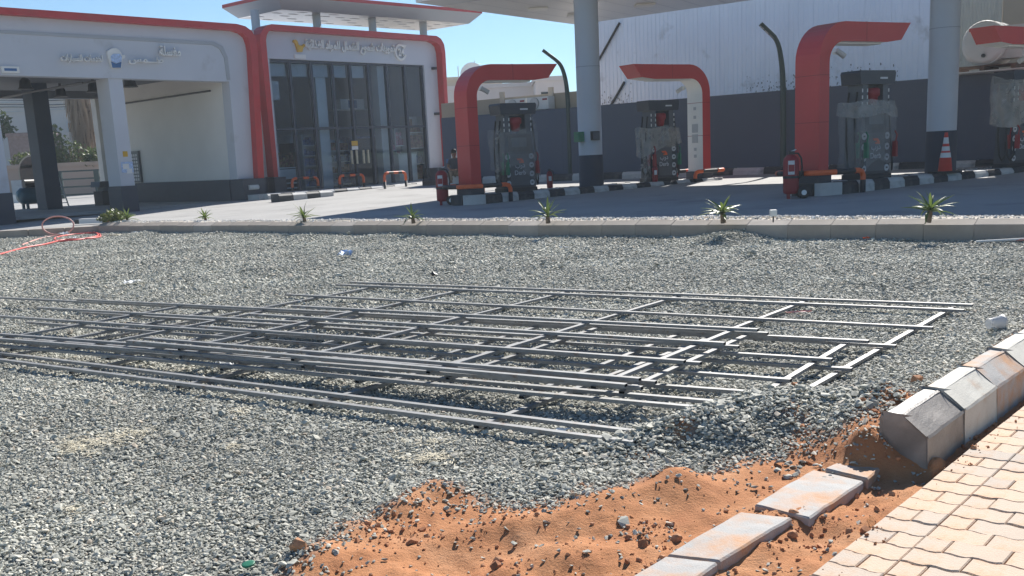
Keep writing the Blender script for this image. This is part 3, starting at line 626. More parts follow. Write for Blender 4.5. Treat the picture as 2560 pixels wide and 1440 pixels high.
# ================================================================== SHOP
SH_H = 43.0; SP = FLR(690, 487); IN = hv(SH_H-90)
def sh(px, py, off=0.): return onplane(px, py, SP+IN*off, SH_H)
def shp(pts_, off=0.): return [sh(x, y, off) for x, y in pts_]
SZ0 = SP[2]
shop = thing('shop', 'grey shop with red rounded frame around a tall glass front', 'shop', (SP[0], SP[1], 0), SH_H)
souter = [(671, 443), (636, 101), (637, 88), (643, 76), (652, 68), (665, 63), (870, 77), (1077, 92), (1088, 99), (1096, 113), (1099, 132), (1114, 418)]
sinner = [(1107, 418), (1090, 134), (1086, 118), (1078, 109), (1066, 104), (870, 91), (667, 77), (658, 81), (653, 90), (651, 103), (682, 443)]
so, si = shp(souter), shp(sinner)
MB().prism(so+si, -.38, .30).build('red_frame', 'red', shop)
gl = shp([(1077, 451), (1060, 163), (673, 146), (701, 447)])
MB().prism([si[-1]]+si[::-1][1:]+[sh(1076, 420)]+[gl[1], gl[2]]+[sh(701, 443)], 0, .35).build('front_wall', 'wall_grey', shop)
gx0, gx1 = gl[2][0], gl[1][0]; gz1 = (gl[1][1]+gl[2][1])/2; gz0 = FZ(SP[0], SP[1])-.1
MB().box(so[0][0]-.02, gx0-.02, -.42, .45, gz0, sh(690, 443)[1]).build('plinth', 'plinth', shop)
MB().box(gx1+.05, so[-1][0]+.03, -.42, .45, gz0, sh(1090, 419)[1]).build('plinth', 'plinth', shop)
DEP = 9.0; zt = so[5][1]-.15
MB().box(so[0][0]+.25, so[0][0]+.55, .45, DEP, gz0, zt).build('side_wall', 'wall_grey', shop)
MB().box(so[-1][0]-.55, so[-1][0]-.25, .45, DEP, gz0, zt).build('side_wall', 'wall_grey', shop)
MB().box(so[0][0]+.25, so[-1][0]-.25, DEP, DEP+.3, gz0, zt).build('rear_wall', 'wall_grey', shop)
MB().box(so[0][0]+.25, so[-1][0]-.25, .36, DEP, zt-.35, zt).build('roof', 'wall_grey', shop)
MB().box(gx0-.3, gx1+.3, .1, DEP-.01, gz0+.05, gz0+.16).build('shop_floor', 'white_dim', shop)
# glass front
mx_px = [290, 434, 571, 706, 821, 936, 1055, 1171, 1285]; mxs = [sh(560+x/2.571, (160 if x < 700 else 158)+(x-290)/2.571*.02+3)[0] for x in mx_px]
ztr = (sh(700, 321)[1]+sh(1050, 317)[1])/2
for x in mxs: MB().box(x-.055, x+.055, .10, .26, gz0, gz1).build('mullion', 'navy', shop)
for z, h_ in ((gz1-.10, .12), (ztr-.05, .10), (gz0+.02, .18)): MB().box(mxs[0]+.056, mxs[-1]-.056, .12, .24, z, z+h_).build('transom', 'navy', shop)
for a, b in zip(mxs[:-1], mxs[1:]):
    for z0, z1 in ((gz0+.21, ztr-.06), (ztr+.06, gz1-.11)): MB().box(a+.06, b-.06, .17, .185, z0, z1).build('pane', 'glass', shop)
for k_ in range(5): MB().box(mxs[k_]+.09, mxs[k_+1]-.09, .34, .37, gz1-.62, gz1-.12).build('blind', 'white_dim', shop)
MB().box(mxs[0]+.12, mxs[0]+.62, .34, .37, gz1-1.55, gz1-.80).build('notice', 'white_dim', shop)
for px_, py_ in ((640, 700), (1035, 1160)):
    x = sh(560+px_/2.571, 300, .42)[0]; MB().box(x-.26, x+.26, .42, .85, gz0+.16, gz1+.2).build('inner_column', 'white', shop)
for x in (sh(880, 380)[0]+dx for dx in (0, .28, .66, .92)): MB().box(x-.035, x+.035, -.0, .07, sh(880, 410)[1], sh(880, 376)[1]).build('door_handle', 'yellow' if x < 0 else 'straw', shop)
x = sh(890, 360)[0]; MB().box(x-.17, x+.17, .08, .10, sh(890, 364)[1], sh(890, 352)[1]).build('sticker', 'yellow', shop)
MB().box(x-.17, x+.17, .08, .10, sh(890, 374)[1], sh(890, 365)[1]).build('sticker', 'white', shop)
# signs
def place_letters(me_, name, px, py, parent, mapper, off=-.05):
    s, z = mapper(px, py); return link(name, me_, parent, (s, off, z))
a0, a1 = sh(761, 131), sh(984, 144)
zz = (a0[1]+a1[1])/2; hh_ = sh(870, 103)[1]-sh(870, 139)[1]
link('sign_letters', letters('تموينات شموع الشمال للمواد الغذائية', a1[0]-a0[0], hh_*.92, 'white', .04, .040), shop, (a0[0], -.045, zz+.02))
c24 = sh(999, 131); r24 = .34
ring = [(c24[0]+r24*math.cos(R(a)), c24[1]+r24*1.05*math.sin(R(a))) for a in range(55, 345, 15)]; ring2 = [(c24[0]+(r24-.09)*math.cos(R(a)), c24[1]+(r24-.09)*1.05*math.sin(R(a))) for a in range(340, 50, -15)]
mb = MB().prism(ring+ring2, -.09, -.002); mb.prism([(c24[0]+.10, c24[1]+.34), (c24[0]+.36, c24[1]+.31), (c24[0]+.22, c24[1]+.12)], -.085, -.003); mb.build('sign_ring', 'white', shop)
link('sign_letters', letters('24', .36, .34, 'white', .04, .02, False), shop, (c24[0]-.19, -.045, c24[1]-.17))
cart = shp([(731, 101), (736, 99), (741, 104), (744, 113), (752, 115), (757, 110), (760, 114), (755, 121), (753, 130), (742, 130), (739, 119), (735, 108), (731, 106)])
MB().prism(cart, -.09, -.002).build('cart_logo', 'yellow', shop)
a = sh(735, 145); b = sh(762, 137); MB().box(a[0], b[0], -.06, -.003, b[1]-.16, b[1]).build('sign_strip', 'white', shop)
for px_, py_ in ((1081, 172), (1088, 285)): s, z = sh(px_, py_); MB().box(s-.07, s+.07, -.22, -.002, z-.05, z+.06).build('camera_unit', 'black', shop)
# roof slab over the shop, pierced with round openings, on short round columns
zc = so[5][1]; ZS = 0
sl_near_l = P(704, 24, 7.72); sl_near_r = P(1169, 60, 7.72); sl_far_l = P(612, 44, 7.72); sl_far_r = P(1072, 78, 7.72)
dS = hv(SH_H); base = np.array([SP[0], SP[1], 0])
def loc2(p): r_ = p-base; return float(r_@dS), float(r_@IN)
NL, NR, FR = loc2(sl_near_l), loc2(sl_near_r), loc2(sl_far_r)
x0s, x1s, y0s, y1s = NL[0], NR[0], NL[1], FR[1]; zs = 7.72
canopy = thing('shop_canopy', 'pale flat roof slab pierced with holes above the shop front', 'canopy', base, SH_H)
def holed_sheet(mb, z0, z1, x0, x1, y0, y1, nx, ny, seg=16):
    dx, dy = (x1-x0)/nx, (y1-y0)/ny
    for i in range(nx):
        for j in range(ny):
            cx, cy = x0+dx*(i+.5), y0+dy*(j+.5); hole = (i % 2 == 0) != (j % 2 == 0) or j == 1
            sq = []; el = []
            for k_ in range(seg):
                a_ = 2*math.pi*k_/seg; c_, s_ = math.cos(a_), math.sin(a_); t = 1/max(abs(c_), abs(s_)); sq.append((cx+c_*t*dx/2, cy+s_*t*dy/2)); el.append((cx+c_*dx*.34, cy+s_*dy*.20))
            for z, flip in ((z0, 0), (z1, 1)):
                vs_ = [(a, b, z) for a, b in sq]+[(a, b, z) for a, b in el]; f = [(k_, (k_+1) % seg, seg+(k_+1) % seg, seg+k_) for k_ in range(seg)]
                if not hole: f.append(tuple(seg+k_ for k_ in range(seg)))
                mb.add(vs_, f)
            if hole: mb.add([(a, b, z0) for a, b in el]+[(a, b, z1) for a, b in el], [(k_, (k_+1) % seg, seg+(k_+1) % seg, seg+k_) for k_ in range(seg)])
    return mb
holed_sheet(MB(), zs, zs+.22, x0s, x1s, y0s, y1s, 13, 5).build('slab', 'soffit', canopy)
def fascia(mb, pts_in, pts_out, z0, z1, zt_, mi=0, top=None):
    n = len(pts_in)
    for i in range(n):
        j = (i+1) % n; a, b, c, d = pts_in[i], pts_in[j], pts_out[j], pts_out[i]
        mb.add([(*a, z0), (*b, z0), (*c, z1), (*d, z1), (*c, zt_), (*d, zt_)], [(0, 1, 2, 3), (3, 2, 4, 5)], [0, 1])
inn = [(x0s, y0s), (x1s, y0s), (x1s, y1s), (x0s, y1s)]; ou = [(x0s-.45, y0s-.45), (x1s+.45, y0s-.45), (x1s+.45, y1s+.45), (x0s-.45, y1s+.45)]
mb = MB(); fascia(mb, inn, ou, zs+.01, zs+.44, zs+.58); mb.build('fascia', ['fascia', 'red'], canopy)
for px_, py_ in ((640, 65), (793, 66), (932, 78), (1059, 85)):
    s = sh(px_, py_, .9)[0]; MB().lathe([(.17, zt-.36), (.17, zs)], 18, (s, .9, 0)).build('column', 'white_dim', canopy)

# ------------------------------------------------------------------ inside the shop
shopfl = gz0+.165
def inshop(name, label, cat, px, off, group=None): s = sh(px, 440, off)[0]; q_ = base+dS*s+IN*off; return thing(name, label, cat, (q_[0], q_[1], shopfl), SH_H, group)
def shelf_unit(label, px, off, w_, h_, n, goods, group='goods shelves inside the shop'):
    t = inshop('goods_shelf', label, 'shelf', px, off, group); f = MB(); f.box(-w_/2, -w_/2+.05, 0, .4, 0, h_); f.box(w_/2-.05, w_/2, 0, .4, 0, h_); f.box(-w_/2+.051, w_/2-.051, .36, .40, 0, h_); f.build('frame', 'white_dim', t)
    for k_ in range(n):
        z = .12+k_*(h_-.15)/n; MB().box(-w_/2+.051, w_/2-.051, -.02, .355, z, z+.035).build('shelf', 'white', t)
        x = -w_/2+.08
        g = MB()
        while x < w_/2-.2: ww_ = random.uniform(.12, .26); g.box(x, x+ww_, .04, .32, z+.037, z+.037+random.uniform(.16, (h_-.15)/n-.08)); x += ww_+.03
        g.build('goods', goods[k_ % len(goods)], t, kind='stuff')
    return t
shelf_unit('goods shelf behind the glass doors, filled with small packets', 870, 2.0, 1.9, 2.1, 4, ['goods3', 'goods1'])
shelf_unit('goods shelf stacked with coloured boxes at the right end of the shop window', 1045, .7, 1.1, 3.0, 4, ['goods1', 'goods3', 'goods1'])
shelf_unit('wire goods rack behind the third window bay', 785, .8, .95, 2.3, 5, ['goods3'])
shelf_unit('goods shelf of pink packets standing beside the right inner column', 982, .9, .7, 2.2, 3, ['goods2'])
shelf_unit('goods shelf of pink rolls between two window bars', 1008, .9, .7, 2.5, 3, ['goods2'])
t = inshop('counter', 'white drawer counter with jars on top at the left end of the shop window', 'counter', 715, .6); MB().box(-.65, .65, 0, .5, 0, .95).build('body', 'black', t)
for k_ in range(3): MB().box(-.6, .6, -.03, -.002, [.12, .32, .52][k_], [.18, .38, .92][k_]).build('drawer', 'white', t)
MB().box(-.7, .7, -.06, .55, .952, 1.0).build('counter_top', 'white', t); g = MB(); [g.lathe([(.09, 1.002), (.09, 1.4+.1*(k_ % 3))], 10, (-.5+k_*.2, .2, 0)) for k_ in range(6)]; g.build('jar', 'goods1', t, kind='stuff')
t = inshop('drinks_fridge', 'tall grey drinks fridge with a rounded white top in the second bay', 'fridge', 768, 1.9); MB().box(-.75, .75, 0, .8, 0, 2.0).build('body', 'pump_lt', t); MB().box(-.8, .8, -.05, .85, 2.002, 2.35, taper=.1).build('top', 'white_dim', t)
t = inshop('drinks_fridge', 'dark blue upright fridge right of the glass doors', 'fridge', 925, 1.6); MB().box(-.8, .8, 0, .8, 0, 2.2).build('body', 'goods3', t); MB().box(-.75, .75, -.04, -.002, .1, 2.1).build('door', 'pump_lt', t)
t = inshop('freezer', 'white chest freezer behind the right hand window bays', 'freezer', 1022, .6); MB().box(-.55, .55, 0, .6, 0, 1.3).build('body', 'white', t); MB().box(-.57, .57, -.02, .62, 1.302, 1.36).build('lid', 'white_dim', t)
t = inshop('carton', 'white carton on the wall shelf above the shop doors', 'carton', 895, 3.5); t.location.z = shopfl+3.5; MB().box(-.7, .7, 0, .4, 0, .45).build('body', 'tank', t); MB().box(-.25, .25, -.02, -.002, .05, .4).build('tape', 'blue', t); MB().box(-1.2, 1.2, -.05, .45, -.06, -.002).build('shelf', 'white_dim', t)

# ------------------------------------------------------------------ striped kerb and tube rails in front of the shop
def striped(parent, p0, h, s0, s1, off, hgt, dep, bl=.62, cham=.07, first=0):
    """row of black and white kerb blocks along heading h"""
    s = s0; k_ = first
    prof = [(0, -.1), (0, hgt-cham), (cham, hgt), (dep, hgt), (dep, -.1)]
    mw = bevel_mesh(MB().prism(prof, 0, bl-.012, axis='x').mesh('kerb_block', 'kerb_white'), .012); mk = bevel_mesh(MB().prism(prof, 0, bl-.012, axis='x').mesh('kerb_block', 'kerb_black'), .012)
    while s < s1: link('kerb_block', mw if k_ % 2 == 0 else mk, parent, (s, off, 0)); s += bl; k_ += 1
M['kerb_white'] = mat('kerb_white_paint', (.50, .50, .49), .7, var=.12, scale=2, dirt=(.20, .20, .20), dirt_amt=.25, dscale=1.6)
M['kerb_black'] = mat('kerb_black_paint', (.035, .037, .042), .65, var=.2, scale=3, dirt=(.12, .12, .12), dirt_amt=.2, dscale=2)
wk0 = FLR(672, 499); t = thing('striped_kerb', 'black and white kerb along the foot of the shop front', 'kerb', wk0, SH_H); striped(t, wk0, SH_H, 0, 10.6, 0, .20, .30)
MB().box(-.2, 10.9, .305, 1.6, -.1, .19).build('walkway', 'kerb_white', t)
ws = FLR(700, 505); t = thing('striped_kerb', 'short free standing black and white kerb nearest the car wash', 'kerb', ws, SH_H-4); striped(t, ws, SH_H, 0, 2.4, 0, .26, .45, first=1)
def tube_rail(label, pxs, hgt, h, r_=.055, group='orange and black tube rails in front of the shop', cols=None, z0=None):
    p0 = FLR(*pxs[0]); t = thing('tube_rail', label, 'guard rail', p0, h, group); L_ = onplane(*pxs[1], p0, h)[0]; rr = .16
    path = [(0, 0, -.05), (0, 0, hgt-rr)]+[(rr-rr*math.cos(R(a)), 0, hgt-rr+rr*math.sin(R(a))) for a in (30, 60, 90)]
    MB().tube([(0, 0, -.05), (0, 0, hgt*.45)], r_).build('foot', 'black', t); MB().tube([(L_, 0, -.05), (L_, 0, hgt*.45)], r_).build('foot', 'black', t)
    MB().tube([(0, 0, hgt*.45)]+path[1:]+[(L_*.18, 0, hgt)], r_).build('bend', 'orange', t)
    MB().tube([(L_*.82, 0, hgt)]+[(L_-q_[0], 0, q_[2]) for q_ in path[1:]][::-1]+[(L_, 0, hgt*.45)], r_).build('bend', 'orange', t)
    for a, b, m_ in ((.18, .42, 'black'), (.42, .64, 'orange'), (.64, .82, 'black')): MB().tube([(L_*a, 0, hgt), (L_*b, 0, hgt)], r_, caps=False).build('bar', m_, t)
    return t
tube_rail('orange and black tube rail in front of the left shop bays', ((733, 487), (797, 482)), .62, SH_H)
tube_rail('orange and black tube rail in front of the shop doors', ((851, 478), (911, 473)), .60, SH_H)
tube_rail('orange and black tube rail in front of the right shop bays', ((963, 472), (1016, 467)), .60, SH_H)

# ================================================================== CAR WASH
CP = FLR(649, 497); CB = np.array([CP[0], CP[1], 0])
def cw(px, py, off=0.): return onplane(px, py, CP+IN*off, SH_H)
def cwp(pts_, off=0.): return [cw(x, y, off) for x, y in pts_]
wash = thing('car_wash', 'long grey car wash with red roof edge and open bays', 'car wash', CB, SH_H)
co = cwp([(649, 446), (632, 118), (628, 96), (618, 80), (602, 68), (580, 62), (0, 21), (-420, -9)]); ci = cwp([(-420, 10), (0, 38), (575, 78), (594, 84), (607, 95), (613, 112), (616, 130), (634, 446)])
MB().prism(co+ci, -.30, .45).build('red_frame', 'red', wash)
op = cwp([(594, 448), (573, 204), (-420, 176)])
cz0 = CP[2]-.5
MB().prism([ci[-1]]+ci[::-1][1:]+[op[2], op[1], op[0]], 0, .5).build('fascia', 'wall_grey', wash)
# raised upper border of the fascia
br = cwp([(-420, 52), (0, 83), (530, 113), (548, 122), (560, 145), (567, 200)]); bi = cwp([(575, 200), (568, 143), (556, 116), (534, 105), (0, 75), (-420, 43)])
MB().prism(br+bi, -.03, -.002).build('fascia_groove', 'fascia', wash)
bz = cw(620, 447)[1]
MB().box(op[0][0], co[0][0]+.02, -.33, .52, cz0, bz).build('plinth', 'plinth', wash)
opz = (op[1][1]+op[2][1])/2; xj = op[1][0]
# right side wall of the bay, running away from the front
pj2 = CB+dS*xj; depth = onplane(258, 300, pj2, SH_H-90)[0]; depth = min(max(depth, 6), 16)
MB().box(xj-.02, xj+.3, .51, depth, bz+.002, opz+.4).build('side_wall', 'beige_wall', wash)
MB().box(xj-.10, xj+.3, .53, depth, cz0, bz).build('side_plinth', 'plinth', wash)
XL = cw(-420, 300)[0]
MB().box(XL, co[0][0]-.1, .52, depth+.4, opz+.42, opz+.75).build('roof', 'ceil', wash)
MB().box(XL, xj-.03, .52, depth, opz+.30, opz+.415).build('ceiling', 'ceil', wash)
zl = onplane(120, 246, CB+IN*depth, SH_H)[1]
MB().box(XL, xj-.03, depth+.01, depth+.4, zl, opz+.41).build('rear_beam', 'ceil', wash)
MB().box(xj-.25, xj-.03, depth+.02, depth+.42, cz0, zl-.003).build('rear_jamb', 'white_dim', wash)
def cwcol(pxl, pxr, py, off, m_, dpt, base_m='plinth', seam=None):
    a, b = cw(pxl, py, off)[0], cw(pxr, py, off)[0]
    if seam: MB().box(a, b, off, off+dpt, seam, opz-.002).build('column', m_, wash); MB().box(a-.04, b+.04, off-.05, off+dpt+.03, cz0, seam-.002).build('column_base', base_m, wash)
    else: MB().box(a, b, off, off+dpt, cz0, opz+.3).build('column', m_, wash)
cwcol(283, 318, 300, 0.06, 'wall_grey', .85, seam=bz)
cwcol(-95, 14, 400, 0.06, 'wall_grey', .85, seam=bz)
cwcol(95, 135, 350, depth*.62, 'navy', .8)
MB().box(xj-10.2, xj-.2, .6, depth-.3, CP[2]-.12, CP[2]-.02).build('bay_floor', 'asphalt', wash)
# lamps and conduits under the ceiling
for px_, off in ((325, 1.2), (232, 3.6), (148, 6.0), (62, 2.6)):
    s, z = cw(px_, 205, off); zb = opz+.30
    lp = MB().tube([(s, off, zb), (s, off, zb-.12)], .05).build('lamp_stem', 'black', wash); MB().lathe([(.08, zb-.12), (.17, zb-.22), (.20, zb-.42), (.27, zb-.50)], 14, (s, off, 0)).build('bay_lamp', 'black', wash)
for x, z in ((xj-.07, opz-.35), (xj-4.3, opz-.02), (xj-5.0, opz-.12)): MB().tube([(x, 1.2, z+.05), (x, depth-.5, z)], .035, 6).build('conduit', 'black', wash)
# signs on the fascia
a0, a1 = cw(149, 155), cw(253, 155); link('sign_letters', letters('لخدمات السيارات', a1[0]-a0[0], cw(200, 138)[1]-cw(200, 160)[1], 'white', .05, .022), wash, (a0[0], -.055, cw(200, 159)[1]))
a0, a1 = cw(318, 160), cw(404, 160); link('sign_letters', letters('طـــمس', a1[0]-a0[0], cw(360, 143)[1]-cw(360, 164)[1], 'white', .05, .018), wash, (a0[0], -.055, cw(360, 162.5)[1]))
a0, a1 = cw(396, 140), cw(447, 140); link('sign_letters', letters('مغسلة', a1[0]-a0[0], cw(420, 116)[1]-cw(420, 141)[1], 'white', .05, .022), wash, (a0[0], -.055, cw(420, 140.5)[1]))
def cwshape(pts_, y0, y1, name, m_): return MB().prism(cwp([(120+x/7.11, 90+y/7.11) for x, y in pts_]), y0, y1).build(name, m_, wash)
cwshape([(1035, 270), (1110, 225), (1185, 220), (1240, 255), (1275, 300), (1300, 350), (1290, 540), (1280, 575), (1110, 580), (1060, 430), (1035, 330)], -.10, -.002, 'bucket_backing', 'white')
cwshape([(1085, 370), (1130, 325), (1250, 325), (1280, 370), (1275, 455), (1180, 490), (1100, 450)], -.125, -.102, 'bucket_body', 'bag_blue')
cwshape([(1095, 460), (1180, 500), (1275, 465), (1265, 570), (1120, 570)], -.125, -.102, 'bucket_front', 'blue')
cwshape([(1300, 350), (1335, 335), (1350, 370), (1330, 405), (1298, 410)], -.10, -.002, 'bucket_handle', 'white')
a, b = cw(3, 182), cw(45, 167); MB().box(a[0], b[0], -.07, -.002, a[1], b[1]).build('name_plate', 'white', wash); MB().box(a[0]+.08, b[0]-.08, -.074, -.0702, (a[1]+b[1])/2-.04, (a[1]+b[1])/2+.04).build('plate_print', 'blue', wash)
# stickers on the front column
def colsign(x0, y0, x1, y1, m_, name, off=.055, th=.012): a, b = cw(x0, y1, off), cw(x1, y0, off); return MB().box(a[0], b[0], off-th, off-.001, a[1], b[1]).build(name, m_, wash)
colsign(308, 378, 318, 392, 'yellow', 'warning_sticker'); colsign(305, 404, 331, 432, 'bag_blue', 'price_poster'); colsign(308, 409, 322, 423, 'white', 'poster_print', .043, .004); colsign(318, 421, 330, 434, 'tank', 'poster_print', .043, .004)
t = MB()
nb1 = onplane(331, 400, pj2, SH_H-90)[0]; nb0 = onplane(353, 400, pj2, SH_H-90)[0]; nw = (nb1-nb0-.2)/3
for i in range(3):
    for k_ in range(8): t.box(xj-.13, xj-.122, nb0+.1+i*nw, nb0+.04+(i+1)*nw, bz+.10+k_*.14, bz+.20+k_*.14)
MB().box(xj-.12, xj-.021, nb0, nb1, bz+.02, bz+1.3).build('notice_board', 'pump_lt', wash); t.build('notice_print', 'sticker', wash, kind='stuff')
MB().tube([(co[0][0]-.35, -.36, CP[2]+.45), (co[0][0]-.75, -.36, CP[2]+.45)], .09, 10).build('floodlight', 'white_dim', wash)
# pale link wall between car wash and shop
lw = thing('link_wall', 'pale narrow wall filling the gap between car wash and shop', 'wall', base, SH_H); lx0 = sh(590, 300)[0]; lx1 = so[0][0]-.01
MB().box(lx0, lx1, .05, .29, bz+.002, sh(630, 74)[1]).build('wall', 'white_dim', lw); MB().box(lx0, lx1, .03, .31, cz0, bz).build('plinth', 'plinth', lw)

# things standing in the bay
def inbay(px, py, name, label, cat, h=SH_H): p_ = FLR(px, py, 0); return thing(name, label, cat, p_, h)
t = inbay(97, 527, 'air_compressor', 'dark blue air compressor tank on legs inside the car wash bay', 'compressor')
MB().lathe([(.02, -.78), (.22, -.75), (.33, -.62), (.34, 0), (.33, .62), (.22, .75), (.02, .78)], 18, (0, 0, .62), axis='x').build('tank', 'teal', t)
for x in (-.5, .5):
    for y in (-.2, .2): MB().box(x-.05, x+.05, y-.04, y+.04, 0, .36).build('leg', 'teal', t)
MB().box(-.45, .25, -.16, .16, .95, 1.02).build('motor_plate', 'black', t); MB().lathe([(.13, -.2), (.13, .2)], 12, (-.25, 0, 1.14), axis='x').build('motor', 'black', t); MB().lathe([(.2, -.05), (.2, .05)], 14, (.2, 0, 1.16), axis='y').build('flywheel', 'rubber', t)
t = inbay(152, 526, 'step_ladder', 'open aluminium step ladder beside the blue compressor', 'ladder', SH_H+8)
for x in (-.28, .28): MB().tube([(x*1.25, -.02, 0), (x*.7, .42, 1.45)], .028, 6).build('rail', 'metal', t); MB().tube([(x*1.2, .95, 0), (x*.7, .46, 1.45)], .024, 6).build('stay', 'metal', t)
for k_ in range(4): f = .2+k_*.22; w_ = .28*(1.25-.55*f); MB().box(-w_, w_, .44*f-.07, .44*f+.05, 1.45*f-.015, 1.45*f+.015).build('step', 'metal', t)
MB().box(-.2, .2, .38, .5, 1.45, 1.49).build('top_step', 'black', t)
t = inbay(280, 516, 'pressure_washer', 'dark pressure washer cabinet standing behind the car wash column', 'washer'); MB().box(-.35, .3, 0, .7, 0, .62).build('cabinet', 'black', t); MB().box(-.42, .36, .0, .75, .78, 1.0, taper=.05).build('hood', 'pump', t); MB().box(-.2, .2, .1, .6, .622, .778).build('neck', 'pump_lt', t)
t = FLR(26, 546); o = MB().box(-.35, .35, -.12, .12, 0, .10, taper=.05).build('floor_block', 'white_dim', None, t, R(-20)); tag(o, 'pale concrete block lying at the foot of the leftmost car wash column', 'block')
# ================================================================== MAIN CANOPY AND COLUMNS
CZ = 5.95
cB = P(1430, 60, CZ+.12)[:2]; rh = 130.0; _q = P(985, 0, CZ+.12)[:2]-cB; lh = math.degrees(math.atan2(_q[0], _q[1])) % 360; print('canopy edge', lh)
CTOP = .42
_L = (CZ+CTOP-.33)/math.tan(SUN_EL)
near0, nh = K0-knor*.85+np.array([math.sin(SUN_AZ), math.cos(SUN_AZ)])*_L, KHEAD
def isect(p, h1, q_, h2):
    a, b = hv(h1)[:2], hv(h2)[:2]; t = np.linalg.solve(np.array([a, -b]).T, np.array(q_)-np.array(p)); return np.array(p)+a*t[0]
cA = isect(cB, lh, near0, nh); cC = cB+hv(rh)[:2]*23; cD = near0+hv(nh)[:2]*34
gas = thing('fuel_canopy', 'wide flat fuel station canopy carried on round metal columns', 'canopy', (cB[0], cB[1], 0), 90)
quad = [cA, cD, cC, cB]; cen = sum(quad)/4
def inset(d): # move every edge inwards
    out = []
    for i in range(4):
        p, a, n_ = quad[i], quad[i-1], quad[(i+1) % 4]; u1 = (p-a)/np.linalg.norm(p-a); u2 = (n_-p)/np.linalg.norm(n_-p)
        n1 = np.array([-u1[1], u1[0]]); n2 = np.array([-u2[1], u2[0]]); out.append(p+(n1+n2)/(1+n1@n2)*d)
    return out
rel = lambda ps: [tuple(p-cB) for p in ps]
i1 = rel(inset(.55))
mb = MB(); mb.add([(*p, CZ) for p in i1], [(0, 1, 2, 3)]); mb.add([(*p, CZ+CTOP-.05) for p in rel(quad)], [(0, 1, 2, 3)]); mb.build('soffit', 'soffit', gas)
mb = MB(); fascia(mb, i1, rel(quad), CZ+.002, CZ+.13, CZ+CTOP); mb.build('fascia', ['fascia', 'white'], gas)
mb = MB(); n1 = 26                                            # soffit panel seams, proud battens
for k_ in range(1, n1):
    f = k_/n1; a = np.array(i1[0])*(1-f)+np.array(i1[1])*f; b = np.array(i1[3])*(1-f)+np.array(i1[2])*f; d = (b-a)/np.linalg.norm(b-a); w_ = np.array([-d[1], d[0]])*.012
    mb.add([(*(a+w_), CZ-.004), (*(a-w_), CZ-.004), (*(b-w_), CZ-.004), (*(b+w_), CZ-.004)], [(0, 1, 2, 3)])
mb.build('soffit_seam', 'fascia', gas, kind='stuff')
for k_ in range(3):
    for j in range(2):
        p = np.array(i1[0])*(.62-.3*j)+np.array(i1[3])*(.38+.3*j)+(np.array(i1[1])-np.array(i1[0]))*(.06+.10*k_); MB().box(p[0]-.3, p[0]+.3, p[1]-.3, p[1]+.3, CZ-.05, CZ-.006).build('canopy_light', 'white', gas)
IH = 58.0; ISD = hv(IH); ISN = hv(IH+90)                      # islands run along 58 deg; ISN points to the camera
IZ = .615; IZ2 = .690
I1 = P(1290, 478, IZ); I2 = P(2165, 446, IZ2)
def on1(px, py=460): return onplane(px, py, I1, IH)[0]
def on2(px, py=440): return onplane(px, py, I2, IH)[0]
for p0, s, z, hb in ((I1, on1(1479), IZ, .85), (I2, on2(2350), IZ2, .95)):
    q_ = p0+ISD*s-np.array([cB[0], cB[1], 0]); 
    MB().lathe([(.33, z+hb), (.33, CZ-.002)], 40, (q_[0], q_[1], 0)).build('column', 'metal', gas)
    MB().lathe([(.345, z-.05), (.345, z+hb-.002)], 40, (q_[0], q_[1], 0)).build('column_skirt', 'plinth', gas)
    MB().lathe([(.334, z+3.22), (.334, z+3.235)], 40, (q_[0], q_[1], 0)).build('column_seam', 'fascia', gas)
q_ = I1+ISD*on1(1479)
b_ = thing('control_box', 'green control box with a small screen fixed to the canopy column', 'box', (q_[0], q_[1], IZ+1.22), IH)
MB().box(-.52, -.335, -.18, .05, 0, .27).build('body', 'green', b_); MB().box(-.20, .06, -.37, -.29, .03, .27).build('screen_frame', 'black', b_); MB().box(-.17, .04, -.385, -.372, .05, .25).build('screen', 'pump_lt', b_)

# ================================================================== ISLANDS
def island(label, p0, z, s0, s1, w_=.62):
    t = thing('pump_island', label, 'pump island', (p0[0], p0[1], 0), IH, 'pump islands under the canopy')
    top = z; bot = z-.32; hgt = .19; base_z = z-hgt; bl = .50; prof = [(-w_, bot), (-w_, z-.075), (-w_+.065, z), (-w_+.25, z), (-w_+.25, bot)]
    def mk(m_): return bevel_mesh(MB().prism(prof, 0, bl-.008, axis='x').mesh('kerb_block', m_), .010)
    mw, mk_ = mk('kerb_white'), mk('kerb_black'); s = s0+.55; k_ = 0
    while s < s1-.55+.01:
        link('kerb_block', (mw if k_ % 2 else mk_), t, (s, 0, 0)); o = link('kerb_block', (mw if k_ % 2 else mk_), t, (s+bl, 0, 0), math.pi); s += bl; k_ += 1
    e = s
    for x0, sg in ((s0+.55, -1), (e, 1)):                      # rounded ends in three blocks
        for j in range(3):
            a0, a1 = 90-60*j-1.5, 30-60*j+1.5; ro, ri = w_, w_-.25
            out = [(x0+sg*ro*math.cos(R(a0+(a1-a0)*i/5)), ro*math.sin(R(a0+(a1-a0)*i/5))) for i in range(6)]; inn_ = [(x0+sg*ri*math.cos(R(a0+(a1-a0)*i/5)), ri*math.sin(R(a0+(a1-a0)*i/5))) for i in range(5, -1, -1)]
            me_ = MB().prism(out+inn_, bot, z-.004, axis='z').mesh('kerb_block', 'kerb_white' if j != 1 else 'kerb_black'); link('kerb_block', me_, t)
    n = 14; deck = [(s0+.55, -w_+.25), (e, -w_+.25)]+[(e+(w_-.25)*math.sin(R(a)), -(w_-.25)*math.cos(R(a))) for a in range(15, 180, 15)]+[(e, w_-.25), (s0+.55, w_-.25)]+[(s0+.55-(w_-.25)*math.sin(R(a)), (w_-.25)*math.cos(R(a))) for a in range(15, 180, 15)]
    MB().prism(deck, bot, z-.01, axis='z').build('deck', 'kerb_white', t); return t
